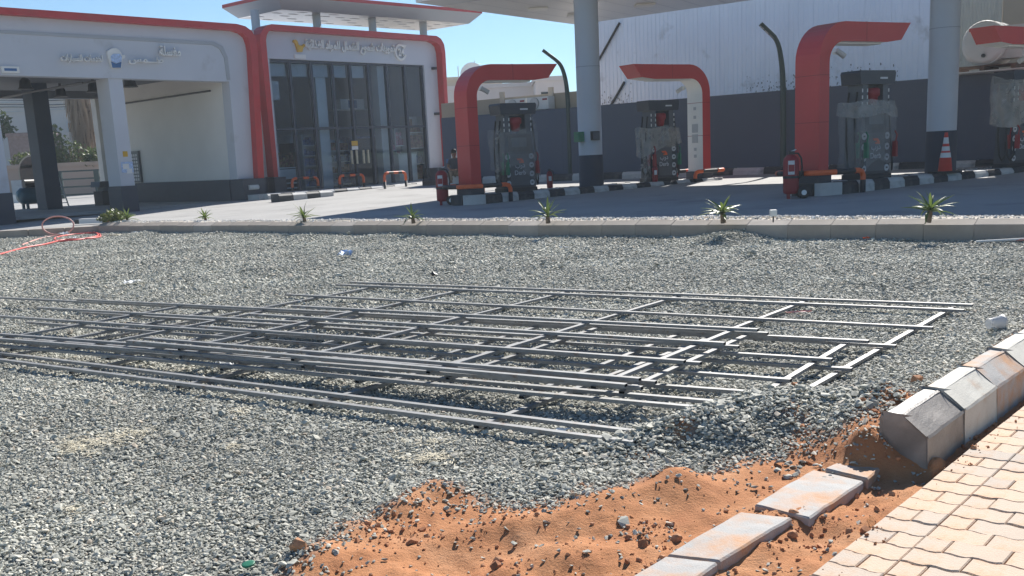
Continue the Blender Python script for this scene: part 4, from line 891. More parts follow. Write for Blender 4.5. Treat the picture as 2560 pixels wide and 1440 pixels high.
E1a, E1b = on1(1140, 500), on1(1785, 452)
E2a = on2(2005, 480)
island('far pump island with the control box on its column', I1, IZ, E1a, E1b)
island('near pump island with the traffic cone beside its column', I2, IZ2, E2a, E2a+(E1b-E1a)+.6)

# ---------------------------------------------------------------- red arches
def arch(label, p, heading, H_=3.28, Lm=2.85):
    t = thing('red_arch', label, 'arch', p, heading, 'red arches over the fuel dispensers'); D_ = .33; th = .30; R1, R2 = .78, .42
    outer = [(0, .22), (0, H_-R1)]+[(R1-R1*math.cos(R(a)), H_-R1+R1*math.sin(R(a))) for a in range(10, 91, 10)]+[(Lm*.55, H_), (Lm, H_+.01)]
    ah = .40; inner = [(Lm-.30, H_-ah+.05), (Lm-.75, H_-ah)]+[(th+R2, H_-ah)]+[(th+R2-R2*math.sin(R(a)), H_-ah-R2+R2*math.cos(R(a))) for a in range(10, 91, 10)]+[(th, .22)]
    poly = outer+inner; no = len(outer); side = [0]*(no)+[1]*(len(inner)-1)+[0]
    me_ = MB().prism(poly, -D_, D_, 0, side).mesh('arch_shell', ['red', 'white']); link('arch_shell', me_, t)
    MB().box(-.05, th+.05, -D_-.04, D_+.04, -.05, .218).build('footing', 'plinth', t)
    MB().box(.62, Lm-.8, -.20, .20, H_-ah-.035, H_-ah-.002).build('light_strip', 'white', t)
    sm_ = MB()
    for z in (1.25, 2.2): sm_.box(-.003, th+.0015, -D_-.003, D_+.003, z, z+.012)
    sm_.box(Lm*.5, Lm*.5+.012, -D_-.003, D_+.003, H_-ah+.003, H_+.006); sm_.build('panel_seam', 'red_dark', t, kind='stuff')
    c = MB(); c.tube([(th+.12, -D_-.003, H_-.62), (th+.12, -D_-.09, H_-.63)], .055, 10); c.build('camera_mount', 'white', t); MB().tube([(th+.08, -D_-.10, H_-.60), (th+.26, -D_-.16, H_-.72)], [.055, .06], 10).build('camera', 'white_dim', t)
    for z in (1.05, 1.35): MB().box(th+.002, th+.02, -.12, .12, z, z+.25).build('wall_plate', 'fascia', t)
    for z in (.62, .82, 1.75, 2.0): MB().box(th+.002, th+.015, -.05, .05, z, z+.09).build('socket', 'fascia', t)
    return t
A1p = I1+ISD*(on1(1163, 462)); arch('red arch between the wheeled extinguisher and the seated person', A1p-np.array([0, 0, .01]), IH)
A2p = I1+ISD*(on1(1758, 440)); arch('red arch whose white inner side faces the dispenser', A2p-np.array([0, 0, .01]), IH+180)
A3p = I2+ISD*(on2(2016, 440)); arch('nearest red arch, its post beside the wheeled extinguisher', A3p-np.array([0, 0, .01]), IH)
s4 = on2(2440, 75); A4p = I2+ISD*(s4+3.05); arch('red arch cut off by the edge of the photo, only its arm tip showing', A4p-np.array([0, 0, .01]), IH+180)

# ---------------------------------------------------------------- dispensers
derb_ar = letters('درب', .30, .13, 'sticker', .004, .012); derb_en = letters('Derb', .34, .12, 'sticker', .004, .006, False)
def dispenser(label, p, heading=IH, red_side=1):
    t = thing('fuel_dispenser', label, 'fuel dispenser', p, heading, 'fuel dispensers on the pump islands')
    MB().box(-.52, .52, -.25, .25, -.02, .10).build('base', 'black', t)
    pr_ = [(-.50, .102), (.50, .102), (.46, 1.02), (.42, 1.50), (-.42, 1.50), (-.46, 1.02)]
    MB().prism(pr_, -.22, .22).build('cabinet', 'pump', t)
    MB().box(-.31, .31, -.235, -.2205, .16, .98).build('front_panel', 'pump_lt', t); MB().box(-.34, .34, -.232, -.2205, 1.04, 1.46).build('display_panel', 'black', t)
    MB().box(-.24, .24, -.240, -.2325, 1.16, 1.40).build('screen', 'pump_lt', t)
    for x in (-.33, .33): MB().box(x-.085, x+.085, -.20, .20, 1.502, 2.0).build('mast', 'pump_lt', t)
    for x in (-.425, -.265, .425):
        g = MB(); 
        for z in (1.56, 1.70, 1.84): g.box(x-.012, x+.012, -.212, -.2005, z, z+.075)
        g.build('reflector_strip', 'white', t, kind='stuff')
    MB().box(-.235, .235, -.06, -.03, 1.60, 1.98).build('back_plate', 'sticker' if red_side > 1 else 'pump', t)
    MB().prism([(-.54, 2.002), (.54, 2.002), (.58, 2.24), (.55, 2.29), (-.55, 2.29), (-.58, 2.24)], -.27, .27).build('head', 'pump', t)
    MB().box(.06, .30, -.277, -.2705, 2.11, 2.15).build('head_plate', 'sticker', t)
    for x in (-.375, .375):
        for z in (.22, .45, .68, .91): 
            MB().lathe([(.075, -.236), (.075, -.2255)], 16, (x, 0, z), axis='y').build('sticker', 'sticker', t); MB().box(x-.03, x+.03, -.242, -.2362, z-.02, z+.02).build('grade_mark', 'pump_lt', t)
    dl = [(-.10, .86), (.06, .86), (.12, .80), (.13, .74), (-.02, .74), (-.02, .78), (.03, .78), (.03, .81), (-.06, .81)]
    MB().prism(dl, -.240, -.2355).build('logo', 'orange', t)
    link('brand_letters', derb_ar, t, (-.15, -.236, .58)); link('brand_letters', derb_en, t, (-.17, -.236, .43))
    # hose loops and nozzles at both ends
    for sg in (-1, 1):
        for y in (-.12, .10):
            pth = [(sg*.49, y, 1.85), (sg*.56, y, 1.4), (sg*.60, y-.04, .75), (sg*.60, y-.08, .30), (sg*.54, y-.12, .16), (sg*.47, y-.17, .30), (sg*.47, y-.16, .62)]
            pth = [tuple(np.array(Vector(a).lerp(Vector(b), f))) for a, b in zip(pth[:-1], pth[1:]) for f in (0, .5)]+[pth[-1]]
            MB().tube(pth, .022, 8).build('hose', 'rubber', t)
            mcol = 'red_dark' if sg*red_side > 0 else 'green'
            nz = MB(); nz.box(sg*.47-.035, sg*.47+.035, y-.30, y-.20, .45, .78, taper=.008); nz.tube([(sg*.47, y-.26, .75), (sg*.47, y-.30, .92), (sg*.47, y-.24, 1.0)], .018, 8); nz.build('nozzle', mcol, t)
    bag = []
    MB().lathe([(.02, 1.56), (.10, 1.57), (.12, 1.66), (.13, 1.74), (.17, 1.77), (.17, 1.90), (.12, 1.93), (.02, 1.93)], 12, (-.02, -.12, 0)).build('red_cover', 'red_dark', t)
    return t
PU1 = I1+ISD*on1(1291, 478); PU2 = I1+ISD*on1(1648, 450); PU3 = I2+ISD*on2(2166, 445); PU4 = I2+ISD*on2(2534, 418)
PSY = ISN*0
dispenser('fuel dispenser on the far island, fully wrapped in clear film', PU1, red_side=1)
dispenser('fuel dispenser on the far island with film draped like a shawl', PU2, red_side=-1)
dispenser('fuel dispenser beside the nearest red arch', PU3, red_side=1)
dispenser('fuel dispenser at the right edge with long black hoses hanging', PU4, red_side=-1)
def film(label, p, top, bot, m_='film', seed=0, flare=.04, tails=(), a0=0, a1=360, half=(.57, .27)):
    """crumpled sheet wrapped round a dispenser; top/bot: functions of the angle"""
    n, mm = 72, 26; r_ = random.Random(seed); vs_ = []; fs = []
    span = a1-a0; closed = span >= 359
    cols = n if closed else n+1
    for i in range(cols):
        a = R(a0+span*i/n); c_, s_ = math.cos(a), math.sin(a); k_ = 1/max(abs(c_)/half[0], abs(s_)/half[1]); k_ = k_*.86+.14*min(half[0]/max(abs(c_), .01), .62)
        zt_, zb_ = top(math.degrees(a)), bot(math.degrees(a))
        for j in range(mm):
            f = j/(mm-1); z = zt_+(zb_-zt_)*f; d = flare*(.35+f)+.05*float(fbm(i*.21, z*3.1, seed, 4))+.022*math.sin(i*1.3+z*5+seed)+.02*float(vnoise(i*.9, z*11, seed+5))
            z += .03*float(fbm(i*.35, j*.3, seed+9, 3)); vs_.append(((k_+d)*c_*(1 if abs(c_) < .2 else 1), (k_+d)*s_, z))
    for i in range(n):
        for j in range(mm-1): a_, b_ = i*mm+j, ((i+1) % cols)*mm+j; fs.append((a_, b_, b_+1, a_+1))
    t = thing('plastic_film', label, 'plastic film', p, IH, 'clear film left on the new dispensers')
    MB().add(vs_, fs, 0, True).build('wrap', m_, t)
    for k_, tl in enumerate(tails):                          # loose flaps: rows of (x, y, z, width direction)
        g = MB(); (x0, y0, z0), (x1, y1, z1), w_ = tl; q_ = []; nn_ = 14
        for i in range(nn_+1):
            f = i/nn_; wv = w_*(.5+.8*f-.9*f*f)+.02*math.sin(i*1.7+k_)
            for e in (-1, 0, 1): q_.append((x0+(x1-x0)*f+e*wv*.8+.02*math.sin(i*2.1+e), y0+(y1-y0)*f+.04*math.sin(i*1.1+e*2+k_), z0+(z1-z0)*f+e*wv*.25-.10*f*(1-f)))
        fs2 = [(i*3+e, i*3+e+1, i*3+e+4, i*3+e+3) for i in range(nn_) for e in range(2)]; g.add(q_, fs2).build('flap', 'film_dense', t)
    return t
sn = lambda a, o=0: math.sin(R(a)*3+o)
film('clear plastic film wrapped round the leftmost dispenser down to its stickers', PU1, lambda a: 1.60+.05*sn(a), lambda a: .48+.16*math.cos(R(a-20))*(-1)+.10*sn(a, 1), seed=11, tails=[((-.50, -.1, 1.75), (-.66, -.16, 1.25), .10), ((-.55, -.05, .95), (-.66, -.1, .35), .08), ((.52, -.1, 2.0), (.60, -.2, 1.55), .08)])
film('cloudy plastic film draped over one dispenser like a shawl, trailing to the ground', PU2, lambda a: 1.54+.04*sn(a), lambda a: 1.02-.28*max(0, -math.cos(R(a)))+.06*sn(a, 2), 'film_dense', seed=23, flare=.05, tails=[((-.48, -.24, 1.05), (-.80, -.3, .02), .16), ((-.55, -.1, .8), (-.85, -.2, .35), .10)])
film('clear plastic film wrapped round the dispenser behind the traffic cone', PU3, lambda a: 1.62+.06*sn(a), lambda a: .34+.10*sn(a, 1)+.12*math.cos(R(a)), seed=37, flare=.045)
film('torn band of cloudy film round the neck of the dispenser behind the cone', PU3, lambda a: 1.66+.03*sn(a, 2), lambda a: 1.34+.04*sn(a), 'film_dense', seed=41, flare=.055)
film('torn plastic film with a loose flap blowing to the left at the right edge', PU4, lambda a: 2.12+.06*sn(a), lambda a: 1.12+.14*math.cos(R(a))+.05*sn(a), 'film_dense', seed=53, flare=.05, tails=[((-.50, -.15, 2.02), (-1.05, -.3, 1.42), .14)])

# ---------------------------------------------------------------- tube rails round the island ends
def u_rail(label, p0, z, s, heading):
    t = thing('tube_rail', label, 'guard rail', (p0+ISD*s)*np.array([1, 1, 0])+np.array([0, 0, z]), heading, 'orange and black tube rails round the island ends'); w_ = .70; hh = .22
    for y, nm in ((-w_, 'a'), (w_, 'b')):
        MB().tube([(1.0, y, -.30), (1.0, y, .02)], .058, 10).build('foot', 'black', t)
        MB().tube([(1.0, y, .02), (1.0, y, hh-.12), (.96, y, hh-.03), (.86, y, hh), (.72, y, hh)], .058, 10).build('bend', 'orange', t)
        MB().tube([(.72, y, hh), (.15, y, hh)], .058, 10).build('bar', 'black', t); 
    arc_ = [(.15-w_*.9*math.sin(R(a)), -w_*math.cos(R(a)), hh) for a in range(0, 181, 12)]
    MB().tube(arc_[:6], .058, 10).build('bar', 'orange', t); MB().tube(arc_[5:11], .058, 10).build('bar', 'black', t); MB().tube(arc_[10:], .058, 10).build('bar', 'orange', t)
    return t
u_rail('orange and black tube rail round the foot of the arch near the seated person', I1, IZ, on1(1163, 462)-.05, IH)
u_rail('orange and black tube rail round the foot of the white lined arch', I1, IZ, on1(1758, 440)+.05, IH+180)
u_rail('orange and black tube rail round the foot of the nearest red arch', I2, IZ2, on2(2016, 440)-.05, IH)

# ---------------------------------------------------------------- extinguishers
def big_ext(label, px, py):
    p_ = FLR(px, py); t = thing('wheeled_extinguisher', label, 'extinguisher', p_, 95, 'large wheeled fire extinguishers')
    MB().lathe([(.10, .10), (.15, .12), (.16, .16), (.16, .76), (.145, .83), (.09, .89), (.04, .91)], 22).build('cylinder', 'red_dark', t)
    MB().lathe([(.162, .42), (.166, .43), (.166, .46), (.162, .47)], 22).build('band', 'black', t)
    MB().box(-.05, .05, -.05, .05, .905, .97).build('valve', 'black', t); MB().tube([(0, 0, .96), (.10, -.02, 1.0)], .014, 6).build('lever', 'metal', t)
    MB().prism([(-.085, .50), (.045, .50), (.045, .78), (-.085, .78)], -.172, -.158).build('label_plate', 'sticker', t); MB().box(-.08, .04, -.176, -.1725, .56, .70).build('label_print', 'red_dark', t)
    pth = [(.04, 0, .93), (.14, -.02, .92), (.20, -.04, .82), (.22, -.04, .62), (.20, -.05, .48), (.15, -.10, .42)]; MB().tube(pth, .018, 8).build('hose', 'rubber', t)
    for y in (-.14, .16): MB().lathe([(.02, -.03), (.115, -.03), (.125, -.015), (.125, .015), (.115, .03), (.02, .03)], 18, (.24, y, .125), axis='y').build('wheel', 'rubber', t); MB().lathe([(.055, -.036), (.055, .036)], 12, (.24, y, .125), axis='y').build('hub', 'metal', t)
    MB().tube([(.24, -.17, .125), (.24, .19, .125)], .015, 6).build('axle', 'black', t); MB().box(.10, .24, -.03, .05, .11, .15).build('carriage', 'black', t); MB().box(-.08, -.02, -.05, .05, 0, .12).build('foot', 'red_dark', t)
    return t
big_ext('wheeled red fire extinguisher at the end of the far island', 1108, 513)
big_ext('wheeled red fire extinguisher beside the nearest red arch', 1977, 497)
def small_ext(label, p_): 
    t = thing('fire_extinguisher', label, 'extinguisher', p_, 80, 'small fire extinguishers on the far island'); MB().lathe([(.07, 0), (.085, .02), (.085, .38), (.06, .45), (.03, .47)], 16).build('cylinder', 'red_dark', t); MB().box(-.03, .03, -.02, .02, .47, .53).build('valve', 'black', t)
    MB().tube([(.03, 0, .50), (.10, -.01, .46), (.115, -.02, .30), (.10, -.03, .18)], .012, 6).build('hose', 'rubber', t); MB().box(-.045, .035, -.092, -.0835, .20, .33).build('label_plate', 'sticker', t); return t
small_ext('small red fire extinguisher between dispenser and canopy column', I1+ISD*on1(1398, 468)-ISN*.45)
small_ext('small red fire extinguisher in front of the shawl draped dispenser', I1+ISD*on1(1621, 452)+ISN*.30)
small_ext('small red fire extinguisher half hidden beside the white lined arch', I1+ISD*on1(1702, 440)-ISN*.25+np.array([0, 0, .0]))
# traffic cone
p_ = I2+ISD*on2(2323, 434)+ISN*.42; t = thing('traffic_cone', 'orange traffic cone with three white bands beside the column', 'traffic cone', p_, 75)
MB().box(-.26, .26, -.26, .26, 0, .045).build('base', 'rubber', t)
prof = [(.155, .05), (.125, .35), (.118, .36), (.105, .46), (.098, .47), (.09, .50), (.08, .60), (.073, .61), (.066, .66), (.05, .80), (.045, .82), (.035, .91)]
M['cone_red'] = mat('cone_red', (.62, .05, .03), .5, var=.08, scale=5)
for i, (a, b, m_) in enumerate(((0, 1, 'cone_red'), (1, 3, 'white'), (3, 5, 'cone_red'), (5, 6, 'white'), (6, 8, 'cone_red'), (8, 9, 'white'), (9, 11, 'cone_red'))): MB().lathe(prof[a:b+1], 22).build('band' if m_ == 'white' else 'shell', m_, t)

# ================================================================== BACK WALL, BACK KERB, SHED
WH = 130.0; W0 = FLR(1509, 449)-hv(WH-90)*0; WDI = hv(WH-90)*1.0
Wp = W0+hv(WH-90)*1.3                                          # wall stands a little behind its kerb (away from the camera)
if (Wp[1] < W0[1]): Wp = W0-hv(WH-90)*1.3
def wl(px, py, off=0.): return onplane(px, py, Wp+off*hv(WH-90), WH)
zt1, zt2 = wl(1502, 266)[1], wl(2315, 193)[1]; print('wall top', zt1, zt2, 'dist', Wp)
WZ = (zt1+zt2)/2; WB = np.array([Wp[0], Wp[1], 0])
wall = thing('boundary_wall', 'long dark grey painted wall behind the pump islands', 'wall', WB, WH)
xa, xb = wl(1106, 350)[0], 26.0
k_ = xa
i = 0
while k_ < xb: MB().box(k_, min(k_+6.0, xb)-.006, 0, .22, 0, WZ-.002 if False else WZ).build('wall_section', 'wall_dark', wall); k_ += 6.0
bk = thing('striped_kerb', 'long black and white kerb along the foot of the dark wall', 'kerb', (W0[0], W0[1], W0[2]-.05), WH)
bl = 1.05; prof = [(0, -.15), (0, .20), (.07, .28), (.30, .28), (.30, -.15)]
mw = bevel_mesh(MB().prism(prof, 0, bl-.012, axis='x').mesh('kerb_block', 'kerb_white'), .012); mk = bevel_mesh(MB().prism(prof, 0, bl-.012, axis='x').mesh('kerb_block', 'kerb_black'), .012)
s = xa; i = 0
while s < 22: link('kerb_block', mw if i % 2 else mk, bk, (s, 0, .0)); s += bl; i += 1
MB().box(xa, 22, .305, 1.28, -.2, .25).build('verge', 'kerb_white', bk)
# corrugated shed
SOFF = 6.0; SBK = WB+hv(WH-90)*SOFF; ZV = 1.6+(WZ-1.6)*1.165      # the shed stands back from the wall
sx0, sx1 = wl(1493, 150, SOFF)[0], wl(2436, 60, SOFF)[0]; SHZ = 7.35
M['cladding'] = mat('shed_cladding', (.80, .84, .93), .5, .1, var=.05, scale=.5, dirt=(.42, .43, .45), dirt_amt=.12, dscale=.7)
shed = thing('corrugated_shed', 'tall white corrugated metal shed rising above the dark wall', 'shed', SBK, WH)
def sheet(x0, x1, pitch=.19, ribw=.035, ribd=.016):
    x = x0; pr_ = []
    while x < x1-1e-4: pr_ += [(x, .06), (x+pitch-ribw-.03, .06), (x+pitch-ribw-.015, .06-ribd), (x+pitch-.015, .06-ribd)]; x += pitch
    pr_.append((x1, .06)); n = len(pr_); z0, z1 = WZ+.002, SHZ
    return MB().add([(a, b, z0) for a, b in pr_]+[(a, b, z1) for a, b in pr_], [(i, i+1, n+i+1, n+i) for i in range(n-1)])
npan = int((sx1-sx0)/.95); pw_ = .95
for i in range(npan): sheet(sx0+i*pw_, sx0+(i+1)*pw_-.004).build('cladding_sheet', 'cladding', shed).location.y = RNG.uniform(0, .006)
sx1 = sx0+npan*pw_
MB().box(sx0+.01, sx1-.01, .09, 26, WZ-1, SHZ-.05).build('shed_core', 'cladding', shed)
for i in range(27):                                            # side wall of the shed, mirrored in the shop glass
    o = sheet(0, .946).build('cladding_sheet', 'cladding', shed, (sx0-.055, .09+i*.95+.95, 0), R(-90))
MB().box(sx0-.05, sx1+.05, -.02, .085, SHZ+.002, SHZ+.25).build('eaves_flashing', 'fascia', shed)
# mould and rust creeping up from the foot of the cladding, each blotch a thin scab on the sheet
M['mould'] = mat('mould', (.12, .125, .14), .95, var=.3, scale=6)
g = MB(); r_ = random.Random(5)
for _ in range(640):
    x = sx0+(sx1-sx0)*r_.random(); 
    if vnoise(x*.35, 2.2, 3) < .42: continue
    w_ = r_.uniform(.006, .024); z = ZV+abs(r_.gauss(0, .28)); h_ = w_*r_.uniform(.8, 3.2); n = 7
    g.add([(x+w_*math.cos(2*math.pi*k/n)*r_.uniform(.6, 1.2), .023, z+h_*math.sin(2*math.pi*k/n)*r_.uniform(.6, 1.2)) for k in range(n)], [tuple(range(n))])
g.build('mould_spots', 'mould', shed, kind='stuff')
for (x0, y0), (x1, y1) in (((1550, 57), (1497, 152)), ((1562, 205), (1528, 264))):
    a, b = wl(x0, y0, SOFF), wl(x1, y1, SOFF); MB().tube([(a[0], -.03, a[1]), (b[0], -.03, b[1])], .05, 8).build('brace_pipe', 'black', shed)
# tan building beyond the shed
tb = thing('tan_building', 'plain tan building at the right edge behind the water tank', 'building', SBK, WH)
ta = wl(2503, 90, SOFF)[0]; MB().box(ta, ta+14, .05, 12, WZ-1, SHZ+.4).build('wall', 'tan', tb); MB().box(ta-.08, ta+14.1, -.03, 12.1, SHZ+.402, SHZ+.7).build('parapet', 'house2', tb)
# shed end strip, warmer narrow ribs behind the tank
x = sx1+.02
M['cladding_cream'] = mat('cream_cladding', (.60, .56, .47), .6, .05, var=.05, scale=.7, dirt=(.40, .37, .30), dirt_amt=.12, dscale=.8)
cr_ = thing('corrugated_screen', 'cream corrugated screen behind the water tank', 'screen', SBK, WH)
while x < ta-.02:
    o = sheet(x, min(x+.76, ta-.02), .095, .02, .02).build('cladding_sheet', 'cladding_cream', cr_); x += .764
MB().box(sx1+.02, ta-.02, .07, .12, WZ+.002, SHZ).build('backing', 'cladding_cream', cr_)
# water tank on a pallet
tc = wl(2463, 130, -.75); t = thing('water_tank', 'white round water tank lying on a pallet on the wall', 'water tank', WB+hv(WH)*tc[0]+hv(WH-90)*(-.75)*1, WH)
t.location.z = WZ+.03; rad = .57
M['_'] = M['tank']
MB().lathe([(.05, -.75), (.45, -.72), (rad-.06, -.66), (rad, -.55), (rad, .55), (rad-.06, .66), (.45, .72), (.05, .75)], 30, (.0, .45, .17+rad), axis='y').build('shell', 'tank', t)
for y in (-.1, .45, .95): MB().lathe([(rad+.002, y-.03-.45), (rad+.02, y-.02-.45), (rad+.02, y+.02-.45), (rad+.002, y+.03-.45)], 30, (.0, .45, .17+rad), axis='y').build('hoop', 'tank', t)
MB().box(.25, .95, .0, .9, .30, 1.15).build('saddle_block', 'white_dim', t); MB().lathe([(.05, -.04), (.05, .04)], 10, (.05, -.32, .40), axis='y').build('outlet', 'black', t)
MB().box(-.35, .2, -.306, -.3005, 1.05, 1.12).build('maker_plate', 'red', t)
pl = thing('pallet', 'worn timber pallet under the white water tank', 'pallet', t.location, WH)
for y in (-.25, .15, .55, .95): MB().box(-.85, .95, y, y+.16, .13, .155).build('board', 'pallet', pl)
for x in (-.8, 0, .8): MB().box(x-.06, x+.06, -.25, 1.1, .02, .128).build('bearer', 'pallet', pl)
MB().box(-1.2, 1.3, -.3, 1.15, -.02, .018).build('sill', 'white_dim', pl)

# ---------------------------------------------------------------- lamp posts
def lamp(label, base_px, pts_, r0, r1):
    p_ = FLR(*base_px); h = 90
    t = thing('lamp_post', label, 'lamp post', p_, 90, 'curved dark lamp posts'); pz = [(0, 0, 0)]
    for px, py in pts_:
        s, z = onplane(px, py, p_, 90); pz.append((s, 0, z-p_[2]))
    # smooth the curve
    from mathutils import Vector as V
    sm = []
    for i in range(len(pz)-1):
        p0, p1, p2, p3 = [V(pz[max(0, min(len(pz)-1, j))]) for j in (i-1, i, i+1, i+2)]
        for f in (0, .25, .5, .75): sm.append(.5*((2*p1)+(p2-p0)*f+(2*p0-5*p1+4*p2-p3)*f*f+(3*p1-p0-3*p2+p3)*f**3))
    sm.append(V(pz[-1])); n = len(sm); MB().tube(sm, [r0+(r1-r0)*i/n for i in range(n)], 10).build('post', 'green_post', t)
    MB().lathe([(.20, 0), (.20, .02), (.12, .05)], 14).build('base_plate', 'green_post', t)
    a, b = sm[-6], sm[-1]; d = (b-a).normalized(); u_ = V((0, 1, 0)); w_ = d.cross(u_); c = b-d*.25
    mb = MB(); L_ = .62
    vs_ = [c+d*x+u_*y*.10+w_*z*.05 for x in (-L_/2, L_/2) for y in (-1, 1) for z in (-1, 1)]; mb.add(vs_, [(0, 1, 3, 2), (4, 6, 7, 5), (0, 4, 5, 1), (2, 3, 7, 6), (0, 2, 6, 4), (1, 5, 7, 3)]); mb.build('lamp_head', 'green_post', t)
    for k in range(3):
        cc = c+d*(-.2+.2*k)-w_*.052; sg = -1 if (cc-c).z < 0 else 1
        cc = c+d*(-.2+.2*k)+w_*.052*(1 if w_.z < 0 else -1)
        vs_ = [cc+d*x*.07+u_*y*.06 for x, y in ((-1, -1), (1, -1), (1, 1), (-1, 1))]; MB().add(vs_, [(0, 1, 2, 3)]).build('lens', 'sticker', t)
    return t
lamp('curved dark lamp post left of the canopy column', (1427, 447), [(1423, 330), (1419, 244), (1413, 196), (1402, 164), (1386, 147), (1360, 128)], .10, .055)
lamp('curved dark lamp post left of the nearest red arch', (1958, 430), [(1958, 300), (1957, 200), (1953, 150), (1945, 110), (1930, 86), (1905, 63)], .10, .055)

# ================================================================== HOUSES BEYOND THE WALL
def block(label, name, cat, pxl, pxr, ytop, D_, deep, m_, h=None, zb=0, extra=None):
    """house whose front is square to the view, between two photo columns at a distance"""
    a = C0+ray(pxl, ytop)*D_/ray(pxl, ytop)[1]; b = C0+ray(pxr, ytop)*D_/ray(pxr, ytop)[1]; t = thing(name, label, cat, (a[0], D_, 0), 90); w_ = b[0]-a[0]; zt_ = min(a[2], b[2]) if h is None else h
    MB().box(0, w_, 0, deep, zb, zt_).build('wall', m_, t); MB().box(-.1, w_+.1, -.1, deep, zt_+.002, zt_+.22).build('parapet', m_, t); return t, w_, zt_
t, w_, z_ = block('low cream house with a terrace wall beside the shop', 'cream_house', 'house', 1098, 1252, 196, 70, 9, 'house2'); MB().box(1.2, 2.0, -.02, .3, z_-1.0, z_-.2).build('window', 'winglass', t); MB().box(2.4, w_, -.6, -.1, z_-1.5, z_-1.2).build('terrace_edge', 'house', t)
t, w_, z_ = block('long pale house seen through the first red arch', 'pale_house', 'house', 1085, 1380, 213, 62, 10, 'house')
o = MB().lathe([(1.1, -.06), (1.1, -.01)], 24, (w_*.80, 0, z_-2.3), axis='y').build('arched_recess', 'tan', t)
t, w_, z_ = block('white corner house with slotted vents', 'slotted_house', 'house', 1338, 1412, 200, 58, 8, 'house')
for r_2 in (0, 1): MB().box(w_*.18, w_*.5, -.03, .1, z_-.8-r_2*.75, z_-.55-r_2*.75).build('vent_slot', 'winglass', t)
for k_ in range(4): MB().box(w_*.62, w_*1.0, -.05, -.002, z_-.95-k_*.55, z_-.75-k_*.55).build('shutter_slat', 'white_dim', t)
t, w_, z_ = block('pink low house at the far side of the street behind the lamp post', 'far_house', 'house', 1398, 1500, 236, 75, 9, 'pink'); MB().box(w_*.3, w_*.5, -.03, .1, z_-1.2, z_-.5).build('window', 'winglass', t)
# yard wall just behind the dark wall
yw = thing('yard_wall', 'low tan wall just behind the left end of the dark wall', 'wall', WB, WH); ya = wl(1104, 280, 1.0)[0]; yb = wl(1450, 255, 1.0)[0]
MB().box(ya, yb, 1.0, 1.25, 0, WZ+.62).build('wall', 'tan', yw)
for k_ in range(3): x = ya+.8+k_*2.4; MB().box(x, x+.22, .93, .998, 0, WZ+.85).build('pier', 'house2', yw)
# satellite dish and mast
q_ = C0+ray(1182, 196)*66/ray(1182, 196)[1]; t = thing('satellite_dish', 'white satellite dish on the roof of the pale house', 'satellite dish', (q_[0], 66, q_[2]-1.0), 75)
MB().tube([(0, 0, -1.2), (0, 0, 1.0)], .05, 8).build('mast', 'metal', t); MB().lathe([(.02, .30), (.35, .24), (.62, .10), (.72, 0)], 22, (0, .1, 1.2), axis='y').build('dish', 'white', t); MB().tube([(0, .3, 1.0), (0, -.5, 1.2)], .02, 6).build('feed_arm', 'metal', t)
q_ = C0+ray(1187, 165)*67/ray(1187, 165)[1]; t = thing('antenna', 'thin roof antenna behind the satellite dish', 'antenna', (q_[0], 67, q_[2]-2.6), 90); MB().tube([(0, 0, 0), (0, 0, 2.9)], .025, 6).build('mast', 'metal', t)
for k_ in range(4): MB().tube([(-.4+k_*.1, 0, 2.1+k_*.2), (.7-k_*.1, 0, 2.1+k_*.2)], .012, 5).build('rod', 'metal', t)
q_ = C0+ray(1145, 166)*67/ray(1145, 166)[1]; t = thing('roof_mast', 'thin bare mast on the roof next to the shop', 'mast', (q_[0], 67, q_[2]-2.4), 90); MB().tube([(0, 0, 0), (0, 0, 2.4)], .03, 6).build('rod', 'metal', t)
def ac(label, px0, px1, py0, py1, off=.55):
    a = wl(px0, py1, off); b = wl(px1, py0, off); w_ = b[0]-a[0]; p_ = WB+hv(WH)*a[0]+hv(WH-90)*off; t = thing('air_conditioner', label, 'air conditioner', (p_[0], p_[1], WZ), WH, 'outdoor air conditioner units on the wall'); h_ = max(.5, b[1]-WZ)
    MB().box(0, w_, 0, .4, .05, h_).build('case', 'white', t); MB().box(.03, .12, .02, .38, 0, .048).build('foot', 'black', t); MB().box(w_-.12, w_-.03, .02, .38, 0, .048).build('foot', 'black', t)
    c = (w_*.36, 0, (h_+.05)/2); r_3 = min(w_*.3, h_*.42); MB().lathe([(r_3, -.02), (r_3, -.002)], 22, c, axis='y').build('fan_grille', 'plinth', t); MB().lathe([(r_3*.98, -.035), (r_3*.9, -.035), (r_3*.9, -.021), (r_3*.98, -.021)], 22, c, axis='y').build('fan_ring', 'white_dim', t)
    MB().lathe([(r_3*.25, -.034), (r_3*.25, -.0205)], 12, c, axis='y').build('fan_hub', 'white_dim', t); MB().box(w_*.74, w_*.95, -.012, -.001, h_*.74, h_*.86).build('name_plate', 'red_dark', t)
ac('smaller air conditioner unit above the leftmost dispenser', 1263, 1313, 245, 264)
ac('larger air conditioner unit above the leftmost dispenser', 1318, 1370, 240, 280)
